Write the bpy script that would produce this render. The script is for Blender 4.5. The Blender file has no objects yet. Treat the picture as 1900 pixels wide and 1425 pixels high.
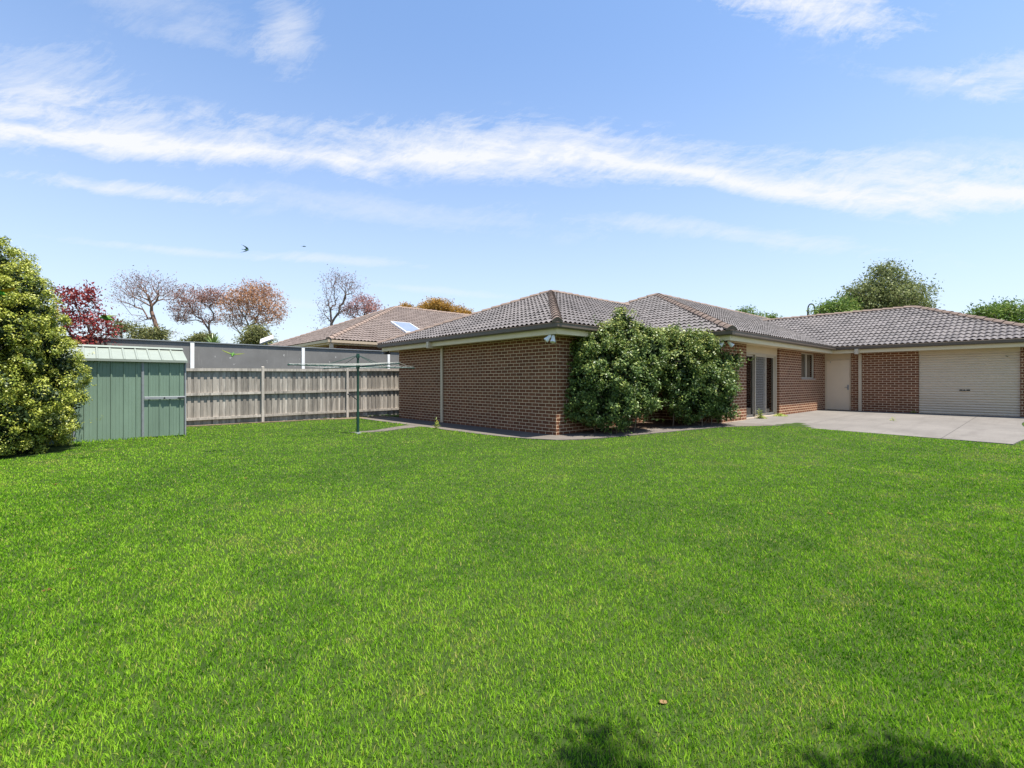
import bpy, bmesh, math, random
import numpy as np
from mathutils import Vector, Matrix

random.seed(7)
RNG = np.random.default_rng(11)
SC = bpy.context.scene
COL = SC.collection
R = math.radians

# ------------------------------------------------------------------ frame
# The yard is laid out on the house's own axes: x runs along the bedroom wall
# towards the garage, y along the side wall towards the boundary fence.
TH = R(41.85)
CT, ST = math.cos(TH), math.sin(TH)
C0 = (1.076, 11.68)                       # near brick corner of the house
CAMH = 1.306

def L2W(x, y, z=0.0):
    return Vector((C0[0] + x * CT - y * ST, C0[1] + x * ST + y * CT, z))

def W2L(X, Y):
    dx, dy = X - C0[0], Y - C0[1]
    return dx * CT + dy * ST, -dx * ST + dy * CT

def sstep(a, b, v):
    t = np.clip((v - a) / (b - a), 0, 1)
    return t * t * (3 - 2 * t)

def gz(x, y):
    """ground height in yard axes"""
    x = np.asarray(x, dtype=float); y = np.asarray(y, dtype=float)
    front = 0.15 - 0.10 * np.clip((-y - 3.2) / 4.3, 0, 1.3)
    near = sstep(-0.3, 5.2, x) * front * sstep(3.0, -0.5, y)
    t = np.clip((x - 5.3) / 8.56, 0, 1)
    far = ((1 - t) * front + t * 0.18) * sstep(3.0, -0.5, y)
    return np.where(x < 5.3, near, far)

# ------------------------------------------------------------------ helpers
def tag(o, label=None, cat=None, group=None, kind=None):
    if label: o['label'] = label
    if cat: o['category'] = cat
    if group: o['group'] = group
    if kind: o['kind'] = kind
    return o

def empty(name, loc=(0, 0, 0), rz=0.0, label=None, cat=None, group=None):
    o = bpy.data.objects.new(name, None)
    o.location = loc; o.rotation_euler = (0, 0, rz)
    o.empty_display_size = 0.2
    COL.objects.link(o)
    return tag(o, label, cat, group)

def link(name, me, mats, parent=None, smooth=False):
    o = bpy.data.objects.new(name, me)
    for m in (mats if isinstance(mats, (list, tuple)) else [mats]):
        me.materials.append(m)
    COL.objects.link(o)
    if parent is not None: o.parent = parent
    if smooth and len(me.polygons):
        me.polygons.foreach_set('use_smooth', np.ones(len(me.polygons), bool))
    return o

def quadmesh(name, V, k=4, attrs=None):
    """V: (n*k,3) vertices, each k of them one face"""
    V = np.ascontiguousarray(V, dtype=np.float32)
    n = len(V) // k
    me = bpy.data.meshes.new(name)
    me.vertices.add(n * k); me.vertices.foreach_set('co', V.ravel())
    me.loops.add(n * k); me.loops.foreach_set('vertex_index', np.arange(n * k, dtype=np.int32))
    me.polygons.add(n)
    me.polygons.foreach_set('loop_start', np.arange(0, n * k, k, dtype=np.int32))
    for an, av in (attrs or {}).items():
        at = me.attributes.new(an, 'FLOAT', 'POINT')
        at.data.foreach_set('value', np.ascontiguousarray(av, dtype=np.float32))
    me.update(calc_edges=True)
    return me

class MB:
    """collects shapes into one mesh"""
    def __init__(s):
        s.v = []; s.f = []; s.r = []
    def add(s, verts, faces, rnd=0.5):
        o = len(s.v)
        s.v += [tuple(p) for p in verts]; s.f += [tuple(i + o for i in f) for f in faces]
        s.r += [rnd] * len(verts)
        return s
    def box(s, x0, x1, y0, y1, z0, z1, rnd=0.5):
        v = [(x0, y0, z0), (x1, y0, z0), (x1, y1, z0), (x0, y1, z0), (x0, y0, z1), (x1, y0, z1), (x1, y1, z1), (x0, y1, z1)]
        return s.add(v, [(0, 3, 2, 1), (4, 5, 6, 7), (0, 1, 5, 4), (1, 2, 6, 5), (2, 3, 7, 6), (3, 0, 4, 7)], rnd)
    def hexa(s, v, rnd=0.5):
        return s.add(v, [(0, 3, 2, 1), (4, 5, 6, 7), (0, 1, 5, 4), (1, 2, 6, 5), (2, 3, 7, 6), (3, 0, 4, 7)], rnd)
    def tube(s, p, q, r0, r1=None, n=8, caps=True, rnd=0.5):
        r1 = r0 if r1 is None else r1
        p, q = Vector(p), Vector(q); d = (q - p)
        if d.length < 1e-6: return s
        d.normalize()
        u = d.orthogonal().normalized(); w = d.cross(u)
        v = []
        for c, r in ((p, r0), (q, r1)):
            for i in range(n):
                a = 2 * math.pi * i / n
                v.append(c + u * (math.cos(a) * r) + w * (math.sin(a) * r))
        f = [(i, (i + 1) % n, n + (i + 1) % n, n + i) for i in range(n)]
        if caps: f += [tuple(range(n - 1, -1, -1)), tuple(range(n, 2 * n))]
        return s.add(v, f, rnd)
    def path(s, pts, r, n=8, rnd=0.5):
        for p, q in zip(pts[:-1], pts[1:]): s.tube(p, q, r, r, n, True, rnd)
        return s
    def mesh(s, name, bevel=0.0, uv=None):
        me = bpy.data.meshes.new(name)
        me.from_pydata(s.v, [], s.f)
        at = me.attributes.new('rnd', 'FLOAT', 'POINT')
        at.data.foreach_set('value', np.array(s.r, dtype=np.float32))
        if bevel:
            bm = bmesh.new(); bm.from_mesh(me)
            bmesh.ops.bevel(bm, geom=bm.edges[:], offset=bevel, segments=1, affect='EDGES', profile=0.5)
            bm.to_mesh(me); bm.free()
        me.update()
        return me
    def build(s, name, mat, parent=None, bevel=0.0, smooth=False):
        return link(name, s.mesh(name, bevel), mat, parent, smooth)

def box_uv(me):
    """u along the wall, v up, in metres"""
    uv = me.uv_layers.new(name='UVMap')
    for p in me.polygons:
        n = p.normal
        for li in p.loop_indices:
            c = me.vertices[me.loops[li].vertex_index].co
            if abs(n.x) > abs(n.y) and abs(n.x) > abs(n.z): uv.data[li].uv = (c.y, c.z)
            elif abs(n.y) > abs(n.z): uv.data[li].uv = (c.x + 0.11, c.z)
            else: uv.data[li].uv = (c.x, c.y)

def sweep(pts, prof, closed=False, uvscale=1.0):
    """profile [(outward, z)] swept along a plan polyline, mitred; outward is to the right"""
    n = len(pts); P = [Vector((p[0], p[1])) for p in pts]
    offs = []
    for i in range(n):
        if closed or 0 < i < n - 1:
            d0 = (P[i] - P[i - 1]).normalized(); d1 = (P[(i + 1) % n] - P[i]).normalized()
        elif i == 0: d0 = d1 = (P[1] - P[0]).normalized()
        else: d0 = d1 = (P[i] - P[i - 1]).normalized()
        n0 = Vector((d0.y, -d0.x)); n1 = Vector((d1.y, -d1.x))
        m = (n0 + n1); m = m / max(1e-6, m.dot(n0))
        offs.append(m)
    mb = MB(); k = len(prof); v = []
    for i in range(n):
        for (o, z) in prof:
            q = P[i] + offs[i] * o
            v.append((q.x, q.y, z))
    f = []
    for i in range(n if closed else n - 1):
        j = (i + 1) % n
        for a in range(k):
            b = (a + 1) % k
            f.append((i * k + a, i * k + b, j * k + b, j * k + a))
    if not closed:
        f.append(tuple(range(k - 1, -1, -1))); f.append(tuple(range((n - 1) * k, n * k)))
    return mb.add(v, f)

# ------------------------------------------------------------------ materials
def newmat(name):
    m = bpy.data.materials.new(name); m.use_nodes = True
    nt = m.node_tree
    for n in list(nt.nodes): nt.nodes.remove(n)
    out = nt.nodes.new('ShaderNodeOutputMaterial')
    return m, nt, out

def N(nt, t, **kw):
    n = nt.nodes.new(t)
    for k, v in kw.items():
        if k.startswith('i_'):
            key = k[2:]
            n.inputs[int(key) if key.isdigit() else key.replace('_', ' ')].default_value = v
        else: setattr(n, k, v)
    return n

def math_(nt, op, a, b=None, c=None, clamp=False):
    n = nt.nodes.new('ShaderNodeMath'); n.operation = op; n.use_clamp = clamp
    for i, v in enumerate((a, b, c)):
        if v is None: continue
        if isinstance(v, (int, float)): n.inputs[i].default_value = v
        else: nt.links.new(v, n.inputs[i])
    return n.outputs[0]

def ramp(nt, fac, stops):
    n = nt.nodes.new('ShaderNodeValToRGB')
    while len(n.color_ramp.elements) < len(stops): n.color_ramp.elements.new(0.5)
    for e, (p, c) in zip(n.color_ramp.elements, stops):
        e.position = p; e.color = (c[0], c[1], c[2], 1)
    nt.links.new(fac, n.inputs[0])
    return n.outputs[0]

def mixc(nt, fac, a, b, mode='MIX'):
    n = nt.nodes.new('ShaderNodeMix'); n.data_type = 'RGBA'; n.blend_type = mode
    for i, v in ((0, fac), (6, a), (7, b)):
        if isinstance(v, (int, float)): n.inputs[i].default_value = v
        elif isinstance(v, tuple): n.inputs[i].default_value = (v[0], v[1], v[2], 1)
        else: nt.links.new(v, n.inputs[i])
    return n.outputs[2]

def noise(nt, vec, scale, detail=4, rough=0.55, dist=0.0):
    n = N(nt, 'ShaderNodeTexNoise'); n.inputs['Scale'].default_value = scale
    n.inputs['Detail'].default_value = detail; n.inputs['Roughness'].default_value = rough
    n.inputs['Distortion'].default_value = dist
    if vec is not None: nt.links.new(vec, n.inputs['Vector'])
    return n.outputs['Fac']

def pbsdf(nt, out, col, rough=0.6, spec=0.3, metal=0.0, bump=None, bstr=0.3, bdist=0.01):
    b = N(nt, 'ShaderNodeBsdfPrincipled')
    if isinstance(col, tuple): b.inputs['Base Color'].default_value = (*col, 1)
    else: nt.links.new(col, b.inputs['Base Color'])
    if isinstance(rough, (int, float)): b.inputs['Roughness'].default_value = rough
    else: nt.links.new(rough, b.inputs['Roughness'])
    b.inputs['Specular IOR Level'].default_value = spec
    b.inputs['Metallic'].default_value = metal
    if bump is not None:
        bn = N(nt, 'ShaderNodeBump'); bn.inputs['Strength'].default_value = bstr; bn.inputs['Distance'].default_value = bdist
        nt.links.new(bump, bn.inputs['Height']); nt.links.new(bn.outputs[0], b.inputs['Normal'])
    nt.links.new(b.outputs[0], out.inputs[0])
    return b

def objco(nt, scale=None):
    tc = N(nt, 'ShaderNodeTexCoord'); v = tc.outputs['Object']
    if scale:
        m = N(nt, 'ShaderNodeMapping'); m.inputs['Scale'].default_value = scale
        nt.links.new(v, m.inputs[0]); v = m.outputs[0]
    return v

def plain(name, col, rough=0.55, spec=0.3, metal=0.0, var=0.12, scale=6.0, stretch=None, dirt=0.0, bump=0.0):
    """painted / plain surface with uneven tone and some dirt"""
    m, nt, out = newmat(name)
    v = objco(nt, stretch)
    n1 = noise(nt, v, scale, 5, 0.6)
    lo = tuple(c * (1 - var) for c in col); hi = tuple(min(1, c * (1 + var)) for c in col)
    c = ramp(nt, n1, [(0.25, lo), (0.75, hi)])
    if dirt:
        n2 = noise(nt, v, scale * 0.35, 6, 0.7, 0.6)
        k = math_(nt, 'MULTIPLY', math_(nt, 'SUBTRACT', n2, 0.5, clamp=True), dirt * 4, clamp=True)
        c = mixc(nt, k, c, tuple(x * 0.45 for x in col))
    pbsdf(nt, out, c, rough, spec, metal, n1 if bump else None, bump, 0.01)
    return m

def leafmat(name, stops, rough=0.5, trans=0.3, spec=0.35):
    m, nt, out = newmat(name)
    a = N(nt, 'ShaderNodeAttribute', attribute_name='rnd')
    col = ramp(nt, a.outputs['Fac'], stops)
    b = N(nt, 'ShaderNodeBsdfPrincipled'); b.inputs['Roughness'].default_value = rough
    b.inputs['Specular IOR Level'].default_value = spec
    nt.links.new(col, b.inputs['Base Color'])
    t = N(nt, 'ShaderNodeBsdfTranslucent'); nt.links.new(col, t.inputs['Color'])
    mx = N(nt, 'ShaderNodeMixShader'); mx.inputs[0].default_value = trans
    nt.links.new(b.outputs[0], mx.inputs[1]); nt.links.new(t.outputs[0], mx.inputs[2])
    nt.links.new(mx.outputs[0], out.inputs[0])
    return m

def brickmat(name, c1, c2, mortar):
    m, nt, out = newmat(name)
    tc = N(nt, 'ShaderNodeTexCoord')
    uv = tc.outputs['UV']
    # slight waviness of the hand laid courses
    w = noise(nt, uv, 3.0, 2); wv = N(nt, 'ShaderNodeCombineXYZ')
    nt.links.new(math_(nt, 'MULTIPLY', math_(nt, 'SUBTRACT', w, 0.5), 0.008), wv.inputs[1])
    va = N(nt, 'ShaderNodeVectorMath', operation='ADD')
    nt.links.new(uv, va.inputs[0]); nt.links.new(wv.outputs[0], va.inputs[1])
    b = N(nt, 'ShaderNodeTexBrick'); b.offset = 0.5
    b.inputs['Scale'].default_value = 1.0
    b.inputs['Brick Width'].default_value = 0.24; b.inputs['Row Height'].default_value = 0.0861
    b.inputs['Mortar Size'].default_value = 0.0062; b.inputs['Mortar Smooth'].default_value = 0.12
    b.inputs['Bias'].default_value = 0.0
    b.inputs['Color1'].default_value = (*c1, 1); b.inputs['Color2'].default_value = (*c2, 1)
    b.inputs['Mortar'].default_value = (*mortar, 1)
    nt.links.new(va.outputs[0], b.inputs['Vector'])
    n1 = noise(nt, uv, 60, 4, 0.7)
    n2 = noise(nt, uv, 0.9, 4, 0.6)
    c = mixc(nt, 0.55, b.outputs['Color'], ramp(nt, n1, [(0.3, (0.55, 0.55, 0.55)), (0.7, (1.25, 1.25, 1.25))]), 'MULTIPLY')
    c = mixc(nt, 0.5, c, ramp(nt, n2, [(0.3, (0.8, 0.8, 0.82)), (0.7, (1.12, 1.08, 1.05))]), 'MULTIPLY')
    h = math_(nt, 'ADD', math_(nt, 'MULTIPLY', math_(nt, 'SUBTRACT', 1.0, b.outputs['Fac']), 1.0), math_(nt, 'MULTIPLY', n1, 0.25))
    pbsdf(nt, out, c, 0.8, 0.2, 0, h, 0.6, 0.008)
    return m

def tilemat(name, lo, hi, worn):
    m, nt, out = newmat(name)
    tc = N(nt, 'ShaderNodeTexCoord'); uv = tc.outputs['UV']
    s = N(nt, 'ShaderNodeVectorMath', operation='MULTIPLY'); s.inputs[1].default_value = (1 / 0.33, 1 / 0.33, 1)
    nt.links.new(uv, s.inputs[0])
    fl = N(nt, 'ShaderNodeVectorMath', operation='FLOOR'); nt.links.new(s.outputs[0], fl.inputs[0])
    wn = N(nt, 'ShaderNodeTexWhiteNoise', noise_dimensions='2D'); nt.links.new(fl.outputs[0], wn.inputs['Vector'])
    c = ramp(nt, wn.outputs['Value'], [(0.0, lo), (1.0, hi)])
    ob = objco(nt)
    n1 = noise(nt, ob, 0.8, 5, 0.65)
    c = mixc(nt, ramp(nt, n1, [(0.45, (0, 0, 0)), (0.75, (0.55, 0.55, 0.55))]), c, worn)
    n2 = noise(nt, ob, 40, 3, 0.7)
    c = mixc(nt, 0.5, c, ramp(nt, n2, [(0.3, (0.7, 0.7, 0.7)), (0.7, (1.2, 1.2, 1.2))]), 'MULTIPLY')
    pbsdf(nt, out, c, 0.62, 0.35, 0, n2, 0.2, 0.004)
    return m

M = {}
M['brick'] = brickmat('brown_brick', (0.142, 0.053, 0.026), (0.212, 0.086, 0.043), (0.80, 0.60, 0.40))
M['brick_next'] = brickmat('red_brick', (0.22, 0.10, 0.07), (0.27, 0.13, 0.09), (0.45, 0.38, 0.32))
M['tile'] = tilemat('roof_tile', (0.074, 0.065, 0.062), (0.118, 0.104, 0.100), (0.130, 0.112, 0.104))
M['tile_next'] = tilemat('roof_tile_pink', (0.135, 0.104, 0.089), (0.175, 0.137, 0.117), (0.18, 0.147, 0.127))
M['cap'] = plain('ridge_tile', (0.165, 0.122, 0.098), 0.8, 0.2, 0, 0.25, 5, None, 0.5, 0.3)
M['cap_next'] = plain('ridge_tile_pink', (0.20, 0.148, 0.12), 0.8, 0.2, 0, 0.2, 5, None, 0.3, 0.3)
M['gutter'] = plain('gutter_brown', (0.115, 0.088, 0.068), 0.4, 0.4, 0, 0.1, 3)
M['cream'] = plain('cream_paint', (0.70, 0.575, 0.38), 0.5, 0.3, 0, 0.06, 2, None, 0.1)
M['beige'] = plain('beige_paint', (0.60, 0.465, 0.315), 0.45, 0.35, 0, 0.05, 2, None, 0.08)
M['roller'] = plain('roller_paint', (0.60, 0.475, 0.345), 0.4, 0.4, 0, 0.06, 2, (1, 1, 4), 0.12)
M['door'] = plain('door_paint', (0.70, 0.545, 0.385), 0.45, 0.3, 0, 0.04, 2, None, 0.05)
M['pipe'] = plain('pipe_paint', (0.56, 0.45, 0.32), 0.45, 0.3, 0, 0.07, 4, None, 0.1)
M['alu'] = plain('aluminium_frame', (0.52, 0.43, 0.33), 0.45, 0.3, 0, 0.05, 5)
M['white'] = plain('white_paint', (0.80, 0.79, 0.76), 0.4, 0.4, 0, 0.05, 5, None, 0.1)
M['black'] = plain('black_plastic', (0.02, 0.02, 0.022), 0.45, 0.4, 0, 0.2, 8)
M['meshwire'] = plain('screen_wire', (0.42, 0.39, 0.37), 0.4, 0.5, 0.3, 0.05, 8)
M['curtain'] = plain('curtain_cloth', (0.40, 0.37, 0.32), 0.9, 0.1, 0, 0.1, 6)
M['roomdark'] = plain('dark_room_slats', (0.06, 0.055, 0.055), 0.7, 0.2, 0, 0.15, 6)
M['shed'] = plain('green_steel', (0.165, 0.235, 0.172), 0.45, 0.4, 0, 0.10, 2.5, (1, 1, 0.4), 0.3)
M['shedroof'] = plain('pale_green_steel', (0.215, 0.24, 0.20), 0.45, 0.4, 0, 0.08, 4, None, 0.12)
M['galv'] = plain('galvanised_steel', (0.24, 0.255, 0.26), 0.5, 0.4, 0.15, 0.12, 10)
M['line_green'] = plain('dark_green_paint', (0.010, 0.048, 0.030), 0.35, 0.5, 0, 0.15, 6)
M['wire'] = plain('washing_line_wire', (0.55, 0.55, 0.50), 0.5, 0.4, 0, 0.1, 10)
M['panelwhite'] = plain('white_sheet', (0.5, 0.49, 0.47), 0.4, 0.3, 0, 0.05, 3)
M['lamp_black'] = plain('lamp_dark', (0.022, 0.024, 0.03), 0.4, 0.4, 0, 0.1, 5)
M['bark_grey'] = plain('grey_bark', (0.17, 0.135, 0.12), 0.85, 0.1, 0, 0.35, 3, (1, 1, 0.3), 0.3, 0.4)
M['bark_red'] = plain('red_bark', (0.20, 0.125, 0.095), 0.85, 0.1, 0, 0.35, 3, (1, 1, 0.3), 0.3, 0.4)
M['bark_brown'] = plain('brown_bark', (0.11, 0.085, 0.06), 0.85, 0.1, 0, 0.3, 4, (1, 1, 0.3), 0.3, 0.4)

def woodmat():
    m, nt, out = newmat('weathered_hardwood')
    v = objco(nt, (9, 9, 0.9))
    a = N(nt, 'ShaderNodeAttribute', attribute_name='rnd')
    vv = N(nt, 'ShaderNodeVectorMath', operation='ADD'); nt.links.new(v, vv.inputs[0])
    cx = N(nt, 'ShaderNodeCombineXYZ'); nt.links.new(math_(nt, 'MULTIPLY', a.outputs['Fac'], 57.0), cx.inputs[2])
    nt.links.new(cx.outputs[0], vv.inputs[1])
    n1 = noise(nt, vv.outputs[0], 2.2, 6, 0.7, 0.8)
    base = ramp(nt, a.outputs['Fac'], [(0.0, (0.20, 0.18, 0.157)), (0.5, (0.37, 0.335, 0.292)), (1.0, (0.52, 0.475, 0.42))])
    c = mixc(nt, 0.85, base, ramp(nt, n1, [(0.25, (0.5, 0.48, 0.46)), (0.6, (1.05, 1.03, 1.0)), (0.8, (1.22, 1.18, 1.12))]), 'MULTIPLY')
    # dark weather stains and knots
    n2 = noise(nt, vv.outputs[0], 0.55, 5, 0.6, 1.2)
    c = mixc(nt, ramp(nt, n2, [(0.52, (0, 0, 0)), (0.72, (0.8, 0.8, 0.8))]), c, (0.11, 0.10, 0.09))
    pbsdf(nt, out, c, 0.85, 0.15, 0, n1, 0.4, 0.006)
    return m
M['wood'] = woodmat()

def greywall():
    m, nt, out = newmat('grey_wall_panel')
    v = objco(nt)
    n1 = noise(nt, v, 1.3, 6, 0.65)
    c = ramp(nt, n1, [(0.3, (0.145, 0.140, 0.131)), (0.7, (0.205, 0.198, 0.186))])
    # vertical runs and pale splashes
    vs = objco(nt, (5.5, 1, 0.55))
    n2 = noise(nt, vs, 2.4, 4, 0.6)
    c = mixc(nt, ramp(nt, n2, [(0.60, (0, 0, 0)), (0.76, (0.45, 0.45, 0.45))]), c, (0.30, 0.285, 0.26))
    n3 = noise(nt, objco(nt, (1, 1, 0.6)), 9, 2, 0.5)
    c = mixc(nt, ramp(nt, n3, [(0.70, (0, 0, 0)), (0.75, (0.75, 0.75, 0.75))]), c, (0.55, 0.53, 0.5))
    pbsdf(nt, out, c, 0.8, 0.2)
    return m
M['greywall'] = greywall()

def concrete(name, base, joints):
    m, nt, out = newmat(name)
    v = objco(nt)
    n1 = noise(nt, v, 0.7, 6, 0.65, 0.3); n2 = noise(nt, v, 22, 4, 0.7)
    n3 = noise(nt, objco(nt, (0.5, 3.0, 1)), 1.1, 4, 0.6)
    c = ramp(nt, n1, [(0.3, tuple(x * 0.82 for x in base)), (0.7, tuple(x * 1.12 for x in base))])
    c = mixc(nt, 0.4, c, ramp(nt, n2, [(0.3, (0.75, 0.75, 0.75)), (0.7, (1.15, 1.15, 1.15))]), 'MULTIPLY')
    c = mixc(nt, ramp(nt, n3, [(0.5, (0, 0, 0)), (0.75, (0.5, 0.5, 0.5))]), c, (base[0] * 0.62, base[1] * 0.6, base[2] * 0.6))
    if joints:
        sp = N(nt, 'ShaderNodeSeparateXYZ'); nt.links.new(v, sp.inputs[0])
        for k, (per, off) in enumerate(joints):
            f = math_(nt, 'FRACT', math_(nt, 'DIVIDE', math_(nt, 'ADD', sp.outputs[k], off), per))
            j = math_(nt, 'LESS_THAN', f, 0.018 / per)
            c = mixc(nt, math_(nt, 'MULTIPLY', j, 0.85), c, tuple(x * 0.35 for x in base))
    pbsdf(nt, out, c, 0.85, 0.2, 0, n2, 0.25, 0.004)
    return m
M['patio'] = concrete('patio_concrete', (0.150, 0.136, 0.121), [(4.2, 0.1), (2.9, 0.65)])
M['path'] = concrete('path_concrete', (0.125, 0.108, 0.092), [(2.4, 0.4), (2.4, 0.9)])

def soilmat(name, lo, hi):
    m, nt, out = newmat(name)
    v = objco(nt); n1 = noise(nt, v, 7, 6, 0.7); n2 = noise(nt, v, 45, 3, 0.7)
    c = ramp(nt, n1, [(0.3, lo), (0.7, hi)])
    c = mixc(nt, 0.6, c, ramp(nt, n2, [(0.3, (0.5, 0.5, 0.5)), (0.7, (1.3, 1.3, 1.3))]), 'MULTIPLY')
    pbsdf(nt, out, c, 0.95, 0.1, 0, n2, 0.8, 0.02)
    return m
M['soil'] = soilmat('garden_soil', (0.07, 0.05, 0.035), (0.17, 0.12, 0.085))
M['drysoil'] = soilmat('dry_soil', (0.10, 0.075, 0.05), (0.20, 0.155, 0.105))
M['turf'] = soilmat('turf_thatch', (0.022, 0.045, 0.008), (0.05, 0.075, 0.018))
M['land'] = soilmat('far_land', (0.06, 0.085, 0.03), (0.12, 0.13, 0.05))

def glassmat():
    m, nt, out = newmat('window_glass')
    tr = N(nt, 'ShaderNodeBsdfTransparent'); tr.inputs[0].default_value = (0.62, 0.66, 0.66, 1)
    gl = N(nt, 'ShaderNodeBsdfGlossy'); gl.inputs['Roughness'].default_value = 0.02
    fr = N(nt, 'ShaderNodeFresnel'); fr.inputs[0].default_value = 1.55
    mx = N(nt, 'ShaderNodeMixShader')
    nt.links.new(math_(nt, 'MULTIPLY', fr.outputs[0], 1.4, clamp=True), mx.inputs[0])
    nt.links.new(tr.outputs[0], mx.inputs[1]); nt.links.new(gl.outputs[0], mx.inputs[2])
    nt.links.new(mx.outputs[0], out.inputs[0])
    return m
M['glass'] = glassmat()
M['collector'] = plain('solar_glass', (0.16, 0.19, 0.25), 0.25, 0.5, 0, 0.1, 3)

# ------------------------------------------------------------------ camera, light, sky
cam = bpy.data.cameras.new('camera'); camo = bpy.data.objects.new('camera', cam); COL.objects.link(camo)
cam.sensor_width = 36.0; cam.lens = 36.0 * 890 / 1900; cam.shift_y = -3.5 / 1900
cam.clip_start = 0.05; cam.clip_end = 3000
camo.location = (0, 0, CAMH); camo.rotation_euler = (R(90), 0, 0)
SC.camera = camo

SUN_EL = R(73.5); SUN_AZ = math.atan2(0.595, -0.285)      # clockwise from +Y
sd = bpy.data.lights.new('sun', 'SUN'); sd.energy = 5.0; sd.angle = R(0.53); sd.color = (1.0, 0.955, 0.88)
so = bpy.data.objects.new('sun', sd); COL.objects.link(so)
sdir = Vector((math.sin(SUN_AZ) * math.cos(SUN_EL), math.cos(SUN_AZ) * math.cos(SUN_EL), math.sin(SUN_EL)))
so.rotation_euler = sdir.to_track_quat('Z', 'Y').to_euler(); so.location = (20, -10, 60)

def world():
    w = bpy.data.worlds.new('World'); SC.world = w; w.use_nodes = True
    nt = w.node_tree
    for n in list(nt.nodes): nt.nodes.remove(n)
    out = N(nt, 'ShaderNodeOutputWorld'); bg = N(nt, 'ShaderNodeBackground'); bg.inputs[1].default_value = 0.065
    sky = N(nt, 'ShaderNodeTexSky', sky_type='NISHITA'); sky.sun_disc = False
    sky.sun_elevation = SUN_EL; sky.sun_rotation = SUN_AZ
    sky.air_density = 1.0; sky.dust_density = 0.6; sky.ozone_density = 1.0; sky.altitude = 50
    tc = N(nt, 'ShaderNodeTexCoord'); sp = N(nt, 'ShaderNodeSeparateXYZ'); nt.links.new(tc.outputs['Generated'], sp.inputs[0])
    yy = math_(nt, 'MAXIMUM', sp.outputs[1], 0.08)
    u = math_(nt, 'DIVIDE', sp.outputs[0], yy); v = math_(nt, 'DIVIDE', sp.outputs[2], yy)
    front = math_(nt, 'MULTIPLY', math_(nt, 'SUBTRACT', sp.outputs[1], 0.1), 6.0, clamp=True)
    def vec(a, b, c=0.0):
        n = N(nt, 'ShaderNodeCombineXYZ')
        for i, x in enumerate((a, b, c)):
            if isinstance(x, (int, float)): n.inputs[i].default_value = x
            else: nt.links.new(x, n.inputs[i])
        return n.outputs[0]
    def lin(a, ka, b, kb, c=0.0):
        return math_(nt, 'ADD', math_(nt, 'ADD', math_(nt, 'MULTIPLY', a, ka), math_(nt, 'MULTIPLY', b, kb)), c)
    # broad warp
    w1 = noise(nt, vec(lin(u, 1.6, v, 0.0), lin(v, 3.0, u, 0.0), 3.1), 1.0, 3)
    w2 = noise(nt, vec(lin(u, 1.6, v, 0.0), lin(v, 3.0, u, 0.0), 9.7), 1.0, 3)
    uw = math_(nt, 'ADD', u, math_(nt, 'MULTIPLY', math_(nt, 'SUBTRACT', w1, 0.5), 0.35))
    vw = math_(nt, 'ADD', v, math_(nt, 'MULTIPLY', math_(nt, 'SUBTRACT', w2, 0.5), 0.14))
    # fibres: long along the band, and combed up to the right above it
    f1 = noise(nt, vec(lin(uw, 2.6, vw, 1.2), lin(vw, 19.0, uw, 1.8)), 1.0, 12, 0.66)
    f2 = noise(nt, vec(lin(uw, 7.0, vw, -10.0), lin(vw, 5.0, uw, 1.4), 5.0), 1.0, 12, 0.68)
    f3 = noise(nt, vec(lin(uw, 2.4, vw, 1.0), lin(vw, 5.5, uw, 0.5), 1.7), 1.0, 6, 0.6)
    # centre line of the main streak
    fc = N(nt, 'ShaderNodeFloatCurve'); cv = fc.mapping.curves[0]
    pts = [(-1.6, .56), (-1.067, .522), (-.73, .490), (-.393, .474), (0, .474), (.337, .440), (.73, .395), (1.067, .378), (1.6, .345)]
    while len(cv.points) < len(pts): cv.points.new(0.5, 0.5)
    for p, (a, b) in zip(cv.points, pts): p.location = ((a + 1.6) / 3.2, b)
    fc.mapping.update()
    nt.links.new(math_(nt, 'DIVIDE', math_(nt, 'ADD', u, 1.6), 3.2), fc.inputs['Value'])
    dv = math_(nt, 'SUBTRACT', math_(nt, 'ADD', v, math_(nt, 'MULTIPLY', math_(nt, 'SUBTRACT', f3, 0.5), 0.11)), fc.outputs[0])
    up = math_(nt, 'SUBTRACT', 1.0, math_(nt, 'DIVIDE', math_(nt, 'MAXIMUM', dv, 0.0), 0.118), clamp=True)
    dn = math_(nt, 'SUBTRACT', 1.0, math_(nt, 'DIVIDE', math_(nt, 'MAXIMUM', math_(nt, 'MULTIPLY', dv, -1.0), 0.0), 0.060), clamp=True)
    core = math_(nt, 'MULTIPLY', math_(nt, 'SUBTRACT', 1.0, math_(nt, 'DIVIDE', math_(nt, 'ABSOLUTE', dv), 0.050), clamp=True), 1.0)
    band = math_(nt, 'MULTIPLY', up, dn)
    f4 = noise(nt, vec(lin(uw, 9.0, vw, -16.0), lin(vw, 9.0, uw, 3.0), 2.0), 1.0, 12, 0.7)
    fil = math_(nt, 'POWER', math_(nt, 'SUBTRACT', 1.0, math_(nt, 'ABSOLUTE', math_(nt, 'SUBTRACT', math_(nt, 'MULTIPLY', f4, 2.0), 1.0))), 4.0)
    fib = math_(nt, 'ADD', math_(nt, 'ADD', math_(nt, 'MULTIPLY', f1, 0.55), math_(nt, 'MULTIPLY', f2, 0.45)), math_(nt, 'MULTIPLY', math_(nt, 'SUBTRACT', fil, 0.6), 0.16))
    fz = math_(nt, 'MULTIPLY', math_(nt, 'SUBTRACT', fib, 0.5), 2.3)
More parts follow.
